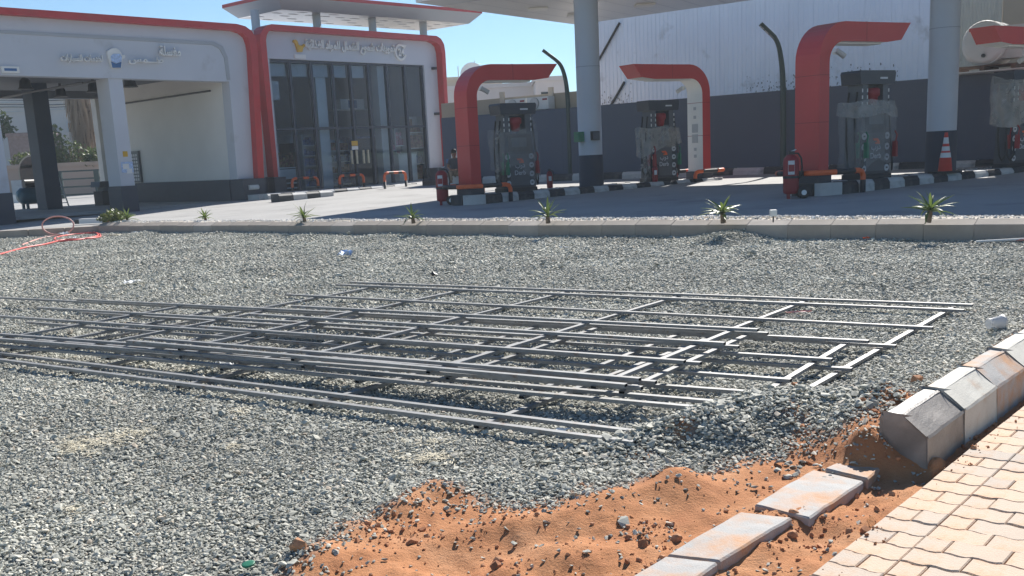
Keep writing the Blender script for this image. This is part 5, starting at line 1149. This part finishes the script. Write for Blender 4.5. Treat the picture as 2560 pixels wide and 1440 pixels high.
# wall sign near the seated person
def wsign(name, label, x0, y0, x1, y1, m_): a, b = wl(x0, y1, -.02), wl(x1, y0, -.02); p_ = WB+hv(WH)*a[0]-hv(WH-90)*.0; t = thing(name, label, 'sign', (p_[0], p_[1], a[1]), WH); MB().box(0, b[0]-a[0], -.03, -.002, 0, b[1]-a[1]).build('plate', m_, t); return t, b[0]-a[0], b[1]-a[1]
t, w_, h_ = wsign('warning_sign', 'white sign with a red round prohibition mark on the dark wall', 1129, 378, 1142, 403, 'white'); MB().lathe([(w_*.40, -.036), (w_*.40, -.0305)], 20, (w_/2, 0, h_*.70), axis='y').build('red_disc', 'red', t); MB().lathe([(w_*.27, -.042), (w_*.27, -.0365)], 18, (w_/2, 0, h_*.70), axis='y').build('white_disc', 'white', t)
MB().prism([(w_*.46, h_*.58), (w_*.54, h_*.58), (w_*.52, h_*.82), (w_*.48, h_*.82)], -.048, -.0425).build('black_mark', 'black', t); MB().prism([(w_*.28, h_*.80), (w_*.34, h_*.86), (w_*.74, h_*.60), (w_*.68, h_*.55)], -.052, -.0485).build('red_bar', 'red', t)
wsign('blue_sign', 'small blue sign on the dark wall beside the seated person', 1116, 397, 1127, 408, 'blue')

# ================================================================== BEHIND THE CAR WASH
def at(px, py, D_): return C0+ray(px, py)*D_/ray(px, py)[1]
t, w_, z_ = block('large white house seen through the open car wash bay', 'white_house', 'house', -260, 420, 100, 84, 10, 'house', h=11)
for px_, py_ in ((178, 322), (131, 328)):
    q_ = at(px_, py_, 83.9); x = q_[0]-t.location.x; z = q_[2]; f = MB().box(x-.32, x+.32, -.08, -.001, z-.55, z+.55).build('window', 'white_dim', t); MB().box(x-.2, x+.2, -.10, -.081, z-.42, z+.42).build('pane', 'winglass', f)
for py_ in (252, 262, 275): z = at(120, py_, 84)[2]; MB().box(.1, w_-.1, -.12, -.002, z-.03, z+.04).build('string_course', 'white_dim', t)
t, w_, z_ = block('white annex with a flat roof behind the bushes', 'annex', 'house', 130, 214, 336, 80, 3, 'house')
t, w_, z_ = block('grey block outbuilding with a pale roof edge behind the bay', 'outbuilding', 'house', 18, 106, 338, 74, 3, 'brick_grey')
t, w_, z_ = block('pink garden wall with an arched door behind the car wash', 'garden_wall', 'wall', -220, 330, 408, 66, .3, 'pink')
q_ = at(92, 480, 65.9); x = q_[0]-t.location.x; zb_ = q_[2]; hw = .85
fr = [(x-hw-.1, zb_)]+[(x+(hw+.1)*math.cos(R(a)), zb_+1.25+(hw+.1)*math.sin(R(a))) for a in range(180, -1, -15)]+[(x+hw+.1, zb_)]
MB().prism(fr, -.06, -.002).build('door_frame', 'tan', t)
fr = [(x-hw, zb_)]+[(x+hw*math.cos(R(a)), zb_+1.25+hw*math.sin(R(a))) for a in range(180, -1, -15)]+[(x+hw, zb_)]; d_ = MB().prism(fr, -.10, -.062).build('door', 'wood', t); MB().lathe([(.07, -.14), (.07, -.101)], 10, (x+.35, 0, zb_+.9), axis='y').build('handle', 'metal', d_)
q_ = at(43, 470, 65.8); x = q_[0]-t.location.x; MB().box(x-.3, x+.3, -.25, -.002, q_[2]-.6, q_[2]+.45).build('meter_box', 'white_dim', t)
# street behind and white boundary panel
q_ = at(45, 510, 58); t = thing('hoarding', 'white low hoarding standing behind the compressor', 'panel', (at(28, 510, 58)[0], 58, at(45, 534, 58)[2]), 90); MB().box(0, at(62, 500, 58)[0]-at(28, 500, 58)[0], 0, .15, 0, at(45, 488, 58)[2]-at(45, 534, 58)[2]).build('panel', 'white', t)
# metal railing
ra, rb = at(130, 430, 60), at(268, 425, 60); t = thing('metal_railing', 'dark metal railing of four rails behind the car wash', 'railing', (ra[0], 60, at(200, 505, 60)[2]), 90); zt_ = ra[2]-t.location.z; w_ = rb[0]-ra[0]+1
for k_ in range(4): MB().box(0, w_, -.02, .02, zt_*(.25+.25*k_)-.05, zt_*(.25+.25*k_)+.03).build('rail', 'green_post', t)
for px_ in (243, 150): x = at(px_, 450, 60)[0]-ra[0]; MB().box(x-.14, x+.14, -.05, .05, 0, zt_).build('post', 'green_post', t)
q_ = at(222, 500, 57); t = thing('pale_kerb', 'sunlit pale kerb lying behind the car wash bay', 'kerb', (q_[0], 57, q_[2]-.15), 90); MB().box(-1.4, 1.6, 0, .4, 0, .22).build('kerb_block', 'white', t); MB().box(-1.6, 1.8, -1.6, -1.2, -.1, .05).build('kerb_block', 'white_dim', t)

def leaf_cluster(name, n, size, rad, seed, m_, parent, c=(0, 0, 0), up=.5):
    r_ = random.Random(seed); g = MB()
    for _ in range(n):
        d = Vector((r_.gauss(0, 1), r_.gauss(0, 1), r_.gauss(0, 1))); d.normalize(); k_ = r_.random()**.5; p = Vector((d.x*rad[0]*k_, d.y*rad[1]*k_, abs(d.z)*rad[2]*k_ if up else d.z*rad[2]*k_))+Vector(c)
        a = Vector((r_.gauss(0, 1), r_.gauss(0, 1), r_.gauss(.6, 1))).normalized(); b = a.cross(Vector((r_.gauss(0, 1), r_.gauss(0, 1), r_.gauss(0, 1)))).normalized(); s = size*r_.uniform(.6, 1.4)
        g.add([p-b*s*.25, p+a*s*.5-b*s*.3, p+a*s*1.1, p+a*s*.5+b*s*.3], [(0, 1, 2, 3)])
    return g.build(name, m_, parent)
def bush(label, px, py, D_, w_, h_, seed, n=420, size=.28):
    q_ = at(px, py, D_); t = thing('bush', label, 'bush', q_, 90); 
    for k_ in range(5): MB().tube([(0, 0, -.1), (math.cos(k_*1.3)*w_*.3, math.sin(k_*1.3)*.3, h_*.6)], [.05, .015], 5).build('stem', 'trunk', t)
    leaf_cluster('foliage', n, size, (w_, .6, h_), seed, 'bush', t); return t
bush('dense green bush hanging over the pink wall', 176, 415, 66.6, 1.3, 1.7, 1, 520, .2); bush('pale green spiky bush behind the dark bay column', 148, 408, 67.2, .7, 2.2, 2, 220, .3); bush('small bush against the grey outbuilding', 88, 410, 66.8, 1.6, .8, 3, 300); bush('dark dusty shrub at the far left behind the outbuilding', 6, 345, 78, .9, 2.0, 4, 300, .35); bush('pale fan palm seedling right of the palm trunk', 236, 412, 66.5, .6, 1.0, 5, 160, .4)
# palm with a skirt of dead fronds
q_ = at(228, 430, 69); zt_ = at(214, 250, 69)[2]; t = thing('palm_tree', 'palm trunk wrapped in a thick skirt of dead brown fronds', 'palm tree', q_, 90); hh = zt_-q_[2]+3.5
MB().tube([(0, 0, -.5), (-.1, 0, hh*.5), (-.45, 0, hh)], [.75, .62, .5], 16).build('trunk', 'trunk', t)
g = MB(); r_ = random.Random(3)
for _ in range(520):
    a = r_.uniform(0, 6.28); z = r_.uniform(.8, hh); f = z/hh; x0 = -.45*f*f; rr = .72-.2*f+r_.uniform(0, .18); L_ = r_.uniform(.7, 1.8); w_ = r_.uniform(.03, .10); p = Vector((x0+rr*math.cos(a), rr*math.sin(a), z)); q2 = p+Vector((.18*math.cos(a)+r_.gauss(0, .1), .18*math.sin(a), -L_)); s_ = Vector((-math.sin(a), math.cos(a), 0))*w_; g.add([p-s_, p+s_, q2+s_*.4, q2-s_*.4], [(0, 1, 2, 3)])
g.build('dead_fronds', 'frond_dead', t); g = MB()
for k_ in range(22):
    a = k_*.62; L_ = r_.uniform(2.0, 3.0); pts_ = [Vector((-.45+math.cos(a)*L_*f, math.sin(a)*L_*f*.8, hh+.9*f-2.6*f*f)) for f in np.linspace(0, 1, 7)]
    for p, q2 in zip(pts_[:-1], pts_[1:]):
        for sg in (-1, 1):
            for f in (0, .5): c = p.lerp(q2, f); g.add([c, c+Vector((0, 0, .04)), c+Vector((math.sin(a)*sg*.5, -math.cos(a)*sg*.5, -.35))], [(0, 1, 2)])
g.build('crown', 'frond_dead', t)
for k_, py_ in enumerate((246, 257, 263)):
    a, b = at(-60, py_+4, 76), at(330, py_-3, 76); t = thing('overhead_cable', ('highest', 'middle', 'lowest')[k_]+' of three thin cables crossing in front of the white house', 'cable', (0, 76, 0), 90); MB().tube([(a[0], 0, a[2]), ((a[0]+b[0])/2, 0, (a[2]+b[2])/2-.12), (b[0], 0, b[2])], .025, 5).build('wire', 'black', t)
# ================================================================== PERSON
def skin_mesh(name, joints, bones, m_, root=0, sub=2):
    """one continuous body grown over a skeleton: joints (x, y, z, rx, ry)"""
    me_ = bpy.data.meshes.new(name); me_.from_pydata([j[:3] for j in joints], bones, []); o = bpy.data.objects.new(name, me_); COL.objects.link(o)
    md = o.modifiers.new('skin', 'SKIN'); md.use_smooth_shade = True
    for i, j in enumerate(joints): sv = me_.skin_vertices[0].data[i]; sv.radius = (j[3], j[4] if len(j) > 4 else j[3]); sv.use_root = (i == root)
    o.modifiers.new('sub', 'SUBSURF').levels = sub; o.modifiers['sub'].render_levels = sub
    dg = bpy.context.evaluated_depsgraph_get(); me2 = bpy.data.meshes.new_from_object(o.evaluated_get(dg)); bpy.data.objects.remove(o); me2.materials.clear(); me2.materials.append(M[m_]); me2.polygons.foreach_set('use_smooth', [True]*len(me2.polygons)); me2.name = name; return me2
pp = FLR(1140, 464); t = thing('person', 'person in a dark shirt and tan trousers sitting on a white bucket', 'person', pp, 100)
# local x to the right in view, -y towards the camera
J = [(0, .05, .50, .15, .13), (0, .03, .68, .14, .11), (.0, -.02, .90, .17, .11), (.0, -.04, .99, .10, .08), (.0, -.06, 1.06, .055), (0, -.09, 1.17, .085, .095), (0, -.09, 1.26, .075, .085),
     (-.17, -.02, .95, .065), (-.24, -.10, .70, .05), (-.08, -.32, .58, .04), (.02, -.38, .58, .038),
     (.17, -.02, .95, .065), (.26, -.12, .72, .05), (.20, -.36, .60, .04), (.16, -.44, .58, .038),
     (-.10, .0, .46, .105), (-.14, -.36, .50, .08), (-.10, -.34, .10, .055), (-.09, -.36, .05, .045), (-.07, -.50, .035, .04),
     (.10, .0, .46, .105), (.26, -.30, .47, .08), (.46, -.50, .20, .055), (.50, -.54, .07, .045), (.56, -.64, .04, .04)]
Bn = [(0, 1), (1, 2), (2, 3), (3, 4), (4, 5), (5, 6), (2, 7), (7, 8), (8, 9), (9, 10), (2, 11), (11, 12), (12, 13), (13, 14), (0, 15), (15, 16), (16, 17), (17, 18), (18, 19), (0, 20), (20, 21), (21, 22), (22, 23), (23, 24)]
link('body', skin_mesh('body', J, Bn, 'skin'), t)
fat = lambda j, k=1.0, d=.014: (*j[:3], j[3]*k+d, (j[4] if len(j) > 4 else j[3])*k+d)
sj = [fat(J[i], 1.04) for i in (0, 1, 2, 3)]+[fat(J[7], 1.1), fat((-.215, -.075, .76, .052), 1.1), fat(J[11], 1.1), fat((.24, -.09, .78, .052), 1.1)]
link('shirt', skin_mesh('shirt', sj, [(0, 1), (1, 2), (2, 3), (2, 4), (4, 5), (2, 6), (6, 7)], 'shirt'), t)
tj = [fat(J[0], .98, .018)]+[fat(J[i], 1.05) for i in (15, 16)]+[fat((-.10, -.34, .16, .06), 1.15)]+[fat(J[i], 1.05) for i in (20, 21)]+[fat((.43, -.47, .25, .06), 1.15)]
link('trousers', skin_mesh('trousers', tj, [(0, 1), (1, 2), (2, 3), (0, 4), (4, 5), (5, 6)], 'trouser'), t)
MB().lathe([(.02, 1.36), (.07, 1.345), (.102, 1.30), (.108, 1.24), (.098, 1.20)], 14, (0, -.075, 0)).build('hair', 'hair', t)
f = MB(); 
for x in (-.03, .03): f.box(x-.012, x+.012, -.185, -.172, 1.205, 1.217)
f.build('eyes', 'hair', t); MB().prism([(-.012, 1.165), (.012, 1.165), (0, 1.21)], -.20, -.165).build('nose', 'skin', t); MB().box(-.028, .028, -.181, -.168, 1.125, 1.135).build('mouth', 'wood', t)
for sx_ in (-1, 1): MB().lathe([(.005, -.012), (.024, -.01), (.024, .01), (.005, .012)], 8, (sx_*.092, -.08, 1.19), axis='x').build('ear', 'skin', t)
def hand(c, d, parent):
    d = Vector(d).normalized(); s = d.cross(Vector((0, 0, 1))).normalized(); c = Vector(c); g = MB()
    g.tube([c, c+d*.045, c+d*.09], [.030, .040, .036], 8)
    for k, (o_, L_) in enumerate(((-.028, .062), (-.009, .075), (.010, .070), (.028, .055))): b = c+d*.085+s*o_; g.tube([b, b+d*L_*.5+Vector((0, 0, .006)), b+d*L_*.85-Vector((0, 0, .02))], [.010, .009, .007], 6)
    b = c+d*.03-s*.03; g.tube([b, b+d*.03-s*.025, b+d*.06-s*.03-Vector((0, 0, .01))], [.011, .010, .008], 6); g.build('hand', 'skin', parent)
hand((-.02, -.36, .585), (1, -.25, 0), t); hand((.17, -.42, .58), (-.2, -.8, .1), t)
for i, j, rot in ((18, 19, 0), (23, 24, 0)):
    a, b = Vector(J[i][:3]), Vector(J[j][:3]); d = (b-a).normalized(); g = MB(); g.tube([a-d*.06+Vector((0, 0, .0)), a+Vector((0, 0, .01)), b, b+d*.07], [.05, .058, .055, .03], 10); g.build('shoe', 'white', t)
bk_ = thing('bucket', 'upturned white bucket the person sits on', 'bucket', pp+np.array([0, .05, 0]), 100); MB().lathe([(.17, 0), (.175, .015), (.15, .36), (.14, .37)], 18).build('pail', 'white', bk_); MB().lathe([(.176, .02), (.184, .03), (.176, .045)], 18).build('rim', 'white_dim', bk_)
q_ = pp+np.array([.55, .35, .0]); tb_ = thing('tool_bag', 'dark slumped bag on the ground beside the seated person', 'bag', q_, 95); MB().lathe([(.05, .30), (.16, .28), (.26, .18), (.28, .06), (.25, 0)], 14).build('sack', 'shirt', tb_); MB().tube([(-.12, 0, .27), (-.06, 0, .38), (.06, 0, .38), (.12, 0, .27)], .012, 6).build('strap', 'black', tb_)

# ================================================================== PLANTS IN THE BED
def strap_leaf(L_, w_, droop, seed):
    r_ = random.Random(seed); n = 8; vs_ = []; fs = []
    for i in range(n+1):
        f = i/n; x = L_*(f-.12*droop*f*f); z = L_*(.30*f-droop*f*f); ww = w_*(.45+1.6*f-2.05*f*f) if f < .98 else .002; ww = max(ww, .002)
        vs_ += [(x, -ww, z+ww*.35), (x, 0, z-.002), (x, ww, z+ww*.35)]
    for i in range(n):
        for k_ in range(2): a = i*3+k_; fs.append((a, a+3, a+4, a+1))
    return MB().add(vs_, fs, 0, True).mesh('leaf', 'leaf')
LEAVES = [strap_leaf(.40, .036, .35, 1), strap_leaf(.36, .042, .55, 2), strap_leaf(.44, .034, .20, 3), strap_leaf(.30, .038, .75, 4)]
def rosette(label, px, py, scale, n, seed, stem=.12, up=(8, 62)):
    r_ = random.Random(seed); q_ = P(px, py, kz(float(np.dot(P(px, py, .3)[:2]-K0, kdir)))+.11)
    t = thing('strap_leaf_plant', label, 'plant', q_, r_.uniform(0, 360), 'strap leaved plants along the kerb')
    t.rotation_euler.x = R(r_.uniform(-9, 9)); t.rotation_euler.y = R(r_.uniform(-9, 9))
    MB().tube([(0, 0, -.05), (.005, 0, stem*.6), (.0, .0, stem)], [.045*scale, .038*scale, .03*scale], 9).build('stem', 'trunk', t)
    for i in range(n):
        a = i*2.39996+r_.uniform(-.3, .3); f = i/n; pitch = R(up[0]+(up[1]-up[0])*f+r_.uniform(-8, 8)); o = link('leaf', LEAVES[r_.randrange(4)], t, (0, 0, stem-.03+.05*f))
        o.rotation_euler = (r_.uniform(-.3, .3), -pitch, a); s = scale*r_.uniform(.8, 1.15)*(1-.25*f); o.scale = (s, s, s)
    return t
PL = [('strap leaved plant beside the terracotta pot, left end of the bed', 318, 552, .95, 20, .06), ('upright strap leaved plant below the car wash corner', 514, 550, .95, 18, .05), ('strap leaved plant below the shop windows', 761, 551, 1.05, 20, .06), ('strap leaved plant below the wheeled extinguisher', 1033, 552, .98, 20, .06), ('strap leaved plant below the gap between column and film wrapped dispenser', 1370, 551, 1.02, 20, .08), ('broad strap leaved plant below the white lined arch', 1808, 550, 1.08, 26, .12), ('tallest strap leaved plant, on a bare stem below the traffic cone', 2322, 547, 1.0, 24, .13)]
for k_, (lb, px_, py_, sc_, n_, st_) in enumerate(PL): rosette(lb, px_, py_, sc_, n_, 30+k_, st_, (-6, 50) if k_ > 4 else (4, 62))
q_ = P(288, 553, .31); t = thing('bush', 'small rounded shrub between terracotta pot and strap leaved plant', 'bush', q_, 90); leaf_cluster('foliage', 420, .085, (.36, .30, .32), 8, 'bush', t); MB().tube([(0, 0, -.1), (.02, 0, .22)], .02, 6).build('stem', 'trunk', t)
q_ = P(262, 553, .31); t = thing('bush', 'low grey green shrub left of the terracotta pot', 'bush', q_, 90); leaf_cluster('foliage', 200, .07, (.22, .2, .2), 9, 'bush', t); MB().tube([(0, 0, -.1), (.02, 0, .15)], .015, 6).build('stem', 'trunk', t)
q_ = P(268, 555, .28); t = thing('flower_pot', 'small terracotta pot at the left end of the planting bed', 'flower pot', q_, 90); MB().lathe([(.07, -.03), (.105, .17), (.12, .17), (.12, .21), (.10, .21), (.09, .15), (.02, .14)], 16).build('pot', 'terracotta', t)
q_ = P(238, 556, .26); t = thing('wall_block', 'white painted block with a dark end lying by the flower pot', 'block', q_, 100); MB().box(-.45, .42, -.09, .09, -.02, .12).build('block', 'white', t); MB().box(-.60, -.452, -.08, .08, -.02, .10).build('dark_end', 'black', t)
q_ = P(1933, 548, .36); t = thing('garden_light', 'small white spotlight standing in the pale gravel bed', 'garden light', q_, 90); MB().box(-.05, .05, -.05, .05, .05, .15).build('lamp_housing', 'white', t); MB().box(-.035, .035, -.058, -.051, .065, .135).build('lens', 'tank', t); MB().tube([(0, 0, -.05), (0, 0, .05)], .012, 6).build('spike', 'black', t)

# ================================================================== HOSES AND LITTER
def spline(pts_, n=8):
    out = []; V = [Vector(p) for p in pts_]
    for i in range(len(V)-1):
        p0, p1, p2, p3 = V[max(0, i-1)], V[i], V[i+1], V[min(len(V)-1, i+2)]
        for k in range(n): f = k/n; out.append(.5*((2*p1)+(p2-p0)*f+(2*p0-5*p1+4*p2-p3)*f*f+(3*p1-p0-3*p2+p3)*f**3))
    out.append(V[-1]); return out
def onland(px, py, dz=.02): q_ = P(px, py, .03); return (q_[0], q_[1], gz(q_[0], q_[1])+dz)
hp = [onland(*p, .035) for p in ((-60, 648), (0, 636), (60, 620), (110, 612), (160, 600), (215, 598), (250, 592), (240, 584), (190, 586), (150, 592), (136, 598), (150, 603), (200, 600), (245, 590), (225, 580), (180, 583))]
t = thing('garden_hose', 'faded red hose trailing to the left edge from a loose coil', 'hose', hp[3], 90); MB().tube([Vector(p)-Vector(hp[3]) for p in spline(hp)], .022, 8).build('tube', 'hose_red', t)
c0 = np.array(onland(146, 588)); dd_ = np.array([1, -.05, 0])
r_w, r_h = (P(176, 575, .2)[0]-P(116, 575, .2)[0])/2, .25
loop = [(c0[0]+r_w*math.cos(R(a)), c0[1]+.10*math.sin(R(a*.5)), c0[2]+.02+r_h+r_h*math.sin(R(a))) for a in range(-80, 265, 15)]
tail1 = [onland(55, 612), onland(90, 599), onland(118, 591)]; tail2 = [onland(190, 586), onland(215, 584), (onland(243, 577)[0], onland(243, 577)[1], .12)]
path = [Vector(p) for p in spline(tail1, 4)]+[Vector(p) for p in loop]+[Vector(p) for p in spline(tail2, 4)]
t = thing('garden_hose', 'pale pink hose standing up in one round loop by the kerb', 'hose', c0, 90); MB().tube([p-Vector(c0) for p in path], .020, 8).build('tube', 'hose_pink', t); MB().tube([path[-1]-Vector(c0), path[-1]-Vector(c0)+Vector((.12, 0, .03))], .03, 8).build('hose_end', 'white_dim', t)
ta_, tb_2 = onland(2440, 610, .04), onland(2600, 607, .05); t = thing('plastic_pipe', 'thin orange and white pipe lying at the kerb, right edge', 'pipe', ta_, 90); MB().tube([(0, 0, 0), Vector(tb_2)-Vector(ta_)], .018, 8).build('white_pipe', 'white', t); MB().tube([(.3, -.06, .0), Vector(tb_2)-Vector(ta_)+Vector((0, -.07, 0))], .014, 8).build('orange_pipe', 'hose_pink', t)
def scrap(name, label, cat, px, py, w_, d_, m_, h_=.03, seed=0, group='paper scraps on the gravel'):
    p_ = onland(px, py, .035); r_ = random.Random(seed); n = 5; vs_ = [((i/n-.5)*w_+r_.gauss(0, .06)*w_, (j/n-.5)*d_+r_.gauss(0, .07)*d_, r_.uniform(0, h_)) for i in range(n+1) for j in range(n+1)]
    g = MB().add(vs_, [(i*(n+1)+j, (i+1)*(n+1)+j, (i+1)*(n+1)+j+1, i*(n+1)+j+1) for i in range(n) for j in range(n)]); o = g.build(name, m_, None, p_, r_.uniform(-.4, .4)); tag(o, label, cat, group); return o
scrap('paper_scrap', 'torn white paper scrap on open gravel, left side', 'scrap', 330, 708, .26, .20, 'paper', .05, 1); scrap('paper_scrap', 'crumpled white paper caught on a crossbar of the lowest frame', 'scrap', 555, 920, .15, .12, 'paper', .07, 2)
scrap('plastic_wrapper', 'pale blue plastic wrapper on the gravel below the shop', 'wrapper', 865, 641, .26, .16, 'bag_blue', .10, 3); scrap('paper_scrap', 'small white scrap on gravel below the leftmost dispenser', 'scrap', 1409, 621, .14, .08, 'paper', .03, 4)
scrap('card_scrap', 'flat yellowish card lying beside the red hose', 'scrap', 288, 589, .34, .14, 'straw', .02, 5); scrap('paper_scrap', 'white scrap between the kerb and the yellowish card', 'scrap', 337, 586, .14, .08, 'paper', .03, 6); scrap('paper_scrap', 'tiny white scrap on open gravel above the frames', 'scrap', 396, 639, .09, .06, 'paper', .03, 7); scrap('paper_scrap', 'greyish scrap between the two front rails', 'scrap', 1410, 1078, .09, .05, 'paper', .02, 8)
scrap('white_rag', 'pair of white knotted rags lying on the hose coil', 'rag', 160, 588, .26, .16, 'paper', .10, 9); scrap('white_rag', 'small white rag on the front of the hose coil', 'rag', 184, 597, .16, .10, 'paper', .06, 10); scrap('orange_scrap', 'little orange scrap at the foot of the kerb', 'scrap', 2165, 603, .12, .06, 'orange', .03, 11); scrap('red_wrapper', 'thin red and white wrapper inside the lowest frame', 'wrapper', 1995, 783, .22, .03, 'hose_pink', .02, 12)
p_ = onland(622, 1416, .03); o = MB().lathe([(.005, .004), (.026, .004), (.028, .010), (.023, .012), (.005, .011)], 18).build('bottle_cap', 'green', None, p_); tag(o, 'round green lid lying on gravel at the bottom edge', 'lid'); o.rotation_euler = (R(8), R(-6), 0)
p_ = onland(1085, 688, .05); o = rock('dark_stone', M['stone'], 5); o.data = o.data.copy(); o.data.materials.clear(); o.data.materials.append(M['black']); COL.objects.link(o); o.location = p_; o.scale = (.12, .12, .12); tag(o, 'single black lump on open gravel behind the frames', 'stone')
def cup(label, px, py, L_, rot):
    p_ = onland(px, py, .05); t = thing('plastic_cup', label, 'cup', p_, rot, 'clear plastic cups on the gravel'); MB().lathe([(.040, 0), (.042, .005), (.056, L_), (.060, L_+.004), (.055, L_+.002), (.038, .008)], 20, (0, 0, .02), axis='x').build('cup_wall', 'cup', t); MB().lathe([(.057, L_), (.064, L_+.008), (.057, L_+.014)], 20, (0, 0, .02), axis='x').build('cup_rim', 'tank', t); return t
cup('clear plastic cup lying on gravel near the right kerb', 2470, 838, .12, 75); cup('clear plastic cup half cut off by the right edge', 2556, 842, .12, 120)
for k_, (px_, py_, s_, lb) in enumerate(((2292, 958, .085, 'orange brown soil lump on gravel behind the mound'), (1985, 1010, .075, 'brown stone on top of the gravel mound'), (2188, 1007, .07, 'reddish soil lump beside the dark kerbstone'), (745, 1375, .085, 'rounded soil clod at the gravel edge, bottom centre'))):
    o = rock('soil_lump', M['clod'], 60+k_, 24, .8); COL.objects.link(o); q_ = P(px_, py_, .05 if k_ else .03); z = gz(q_[0], q_[1]); q_ = P(px_, py_, z); o.location = (q_[0], q_[1], gz(q_[0], q_[1])+s_*.22); o.scale = (s_, s_, s_); o.rotation_euler = (0, 0, k_); tag(o, lb, 'soil lump')
# dry straw and sawdust-like clippings strewn on the gravel
g = MB(); r_ = random.Random(12)
for px_, py_, wx, wy, n in ((190, 1118, 40, 12, 230), (250, 1102, 60, 9, 170), (310, 1085, 40, 8, 130), (365, 1078, 30, 10, 60), (600, 1030, 22, 6, 60), (925, 990, 34, 9, 130), (1070, 1146, 70, 9, 170), (1095, 1105, 60, 6, 60), (580, 1116, 24, 6, 50), (180, 1272, 20, 6, 40), (1830, 745, 60, 14, 90), (2060, 725, 60, 12, 70), (1180, 845, 90, 30, 120), (1560, 900, 160, 30, 160)):
    for _ in range(n):
        x, y = px_+r_.gauss(0, wx*.7), py_+r_.gauss(0, wy*.9); q_ = P(x, y, .02); z = gz(q_[0], q_[1])+r_.uniform(.016, .03); a = r_.uniform(0, 3.14); L_ = r_.uniform(.007, .026); w_ = r_.uniform(.001, .003); c_, s_ = math.cos(a), math.sin(a); tl = r_.uniform(-.006, .006)
        g.add([(q_[0]-c_*L_-s_*w_, q_[1]-s_*L_+c_*w_, z), (q_[0]-c_*L_+s_*w_, q_[1]-s_*L_-c_*w_, z), (q_[0]+c_*L_+s_*w_, q_[1]+s_*L_-c_*w_, z+tl), (q_[0]+c_*L_-s_*w_, q_[1]+s_*L_+c_*w_, z+tl)], [(0, 1, 2, 3)])
g.build('straw', 'straw', None, kind='stuff')

# ================================================================== LENS VEIL
hz_m = bpy.data.materials.new('lens_veil'); hz_m.use_nodes = True; N = hz_m.node_tree.nodes; N.remove(N['Principled BSDF'])
vol = N.new('ShaderNodeVolumePrincipled'); vol.inputs['Color'].default_value = (.80, .90, 1, 1); vol.inputs['Density'].default_value = .0008; vol.inputs['Anisotropy'].default_value = .35
hz_m.node_tree.links.new(vol.outputs[0], N['Material Output'].inputs['Volume']); M['veil_haze'] = hz_m
MB().box(-180, 180, -70, 200, -1.4, 26).build('veil_haze', 'veil_haze', None, kind='stuff')  # thin volume added to imitate the veiling flare of the lens
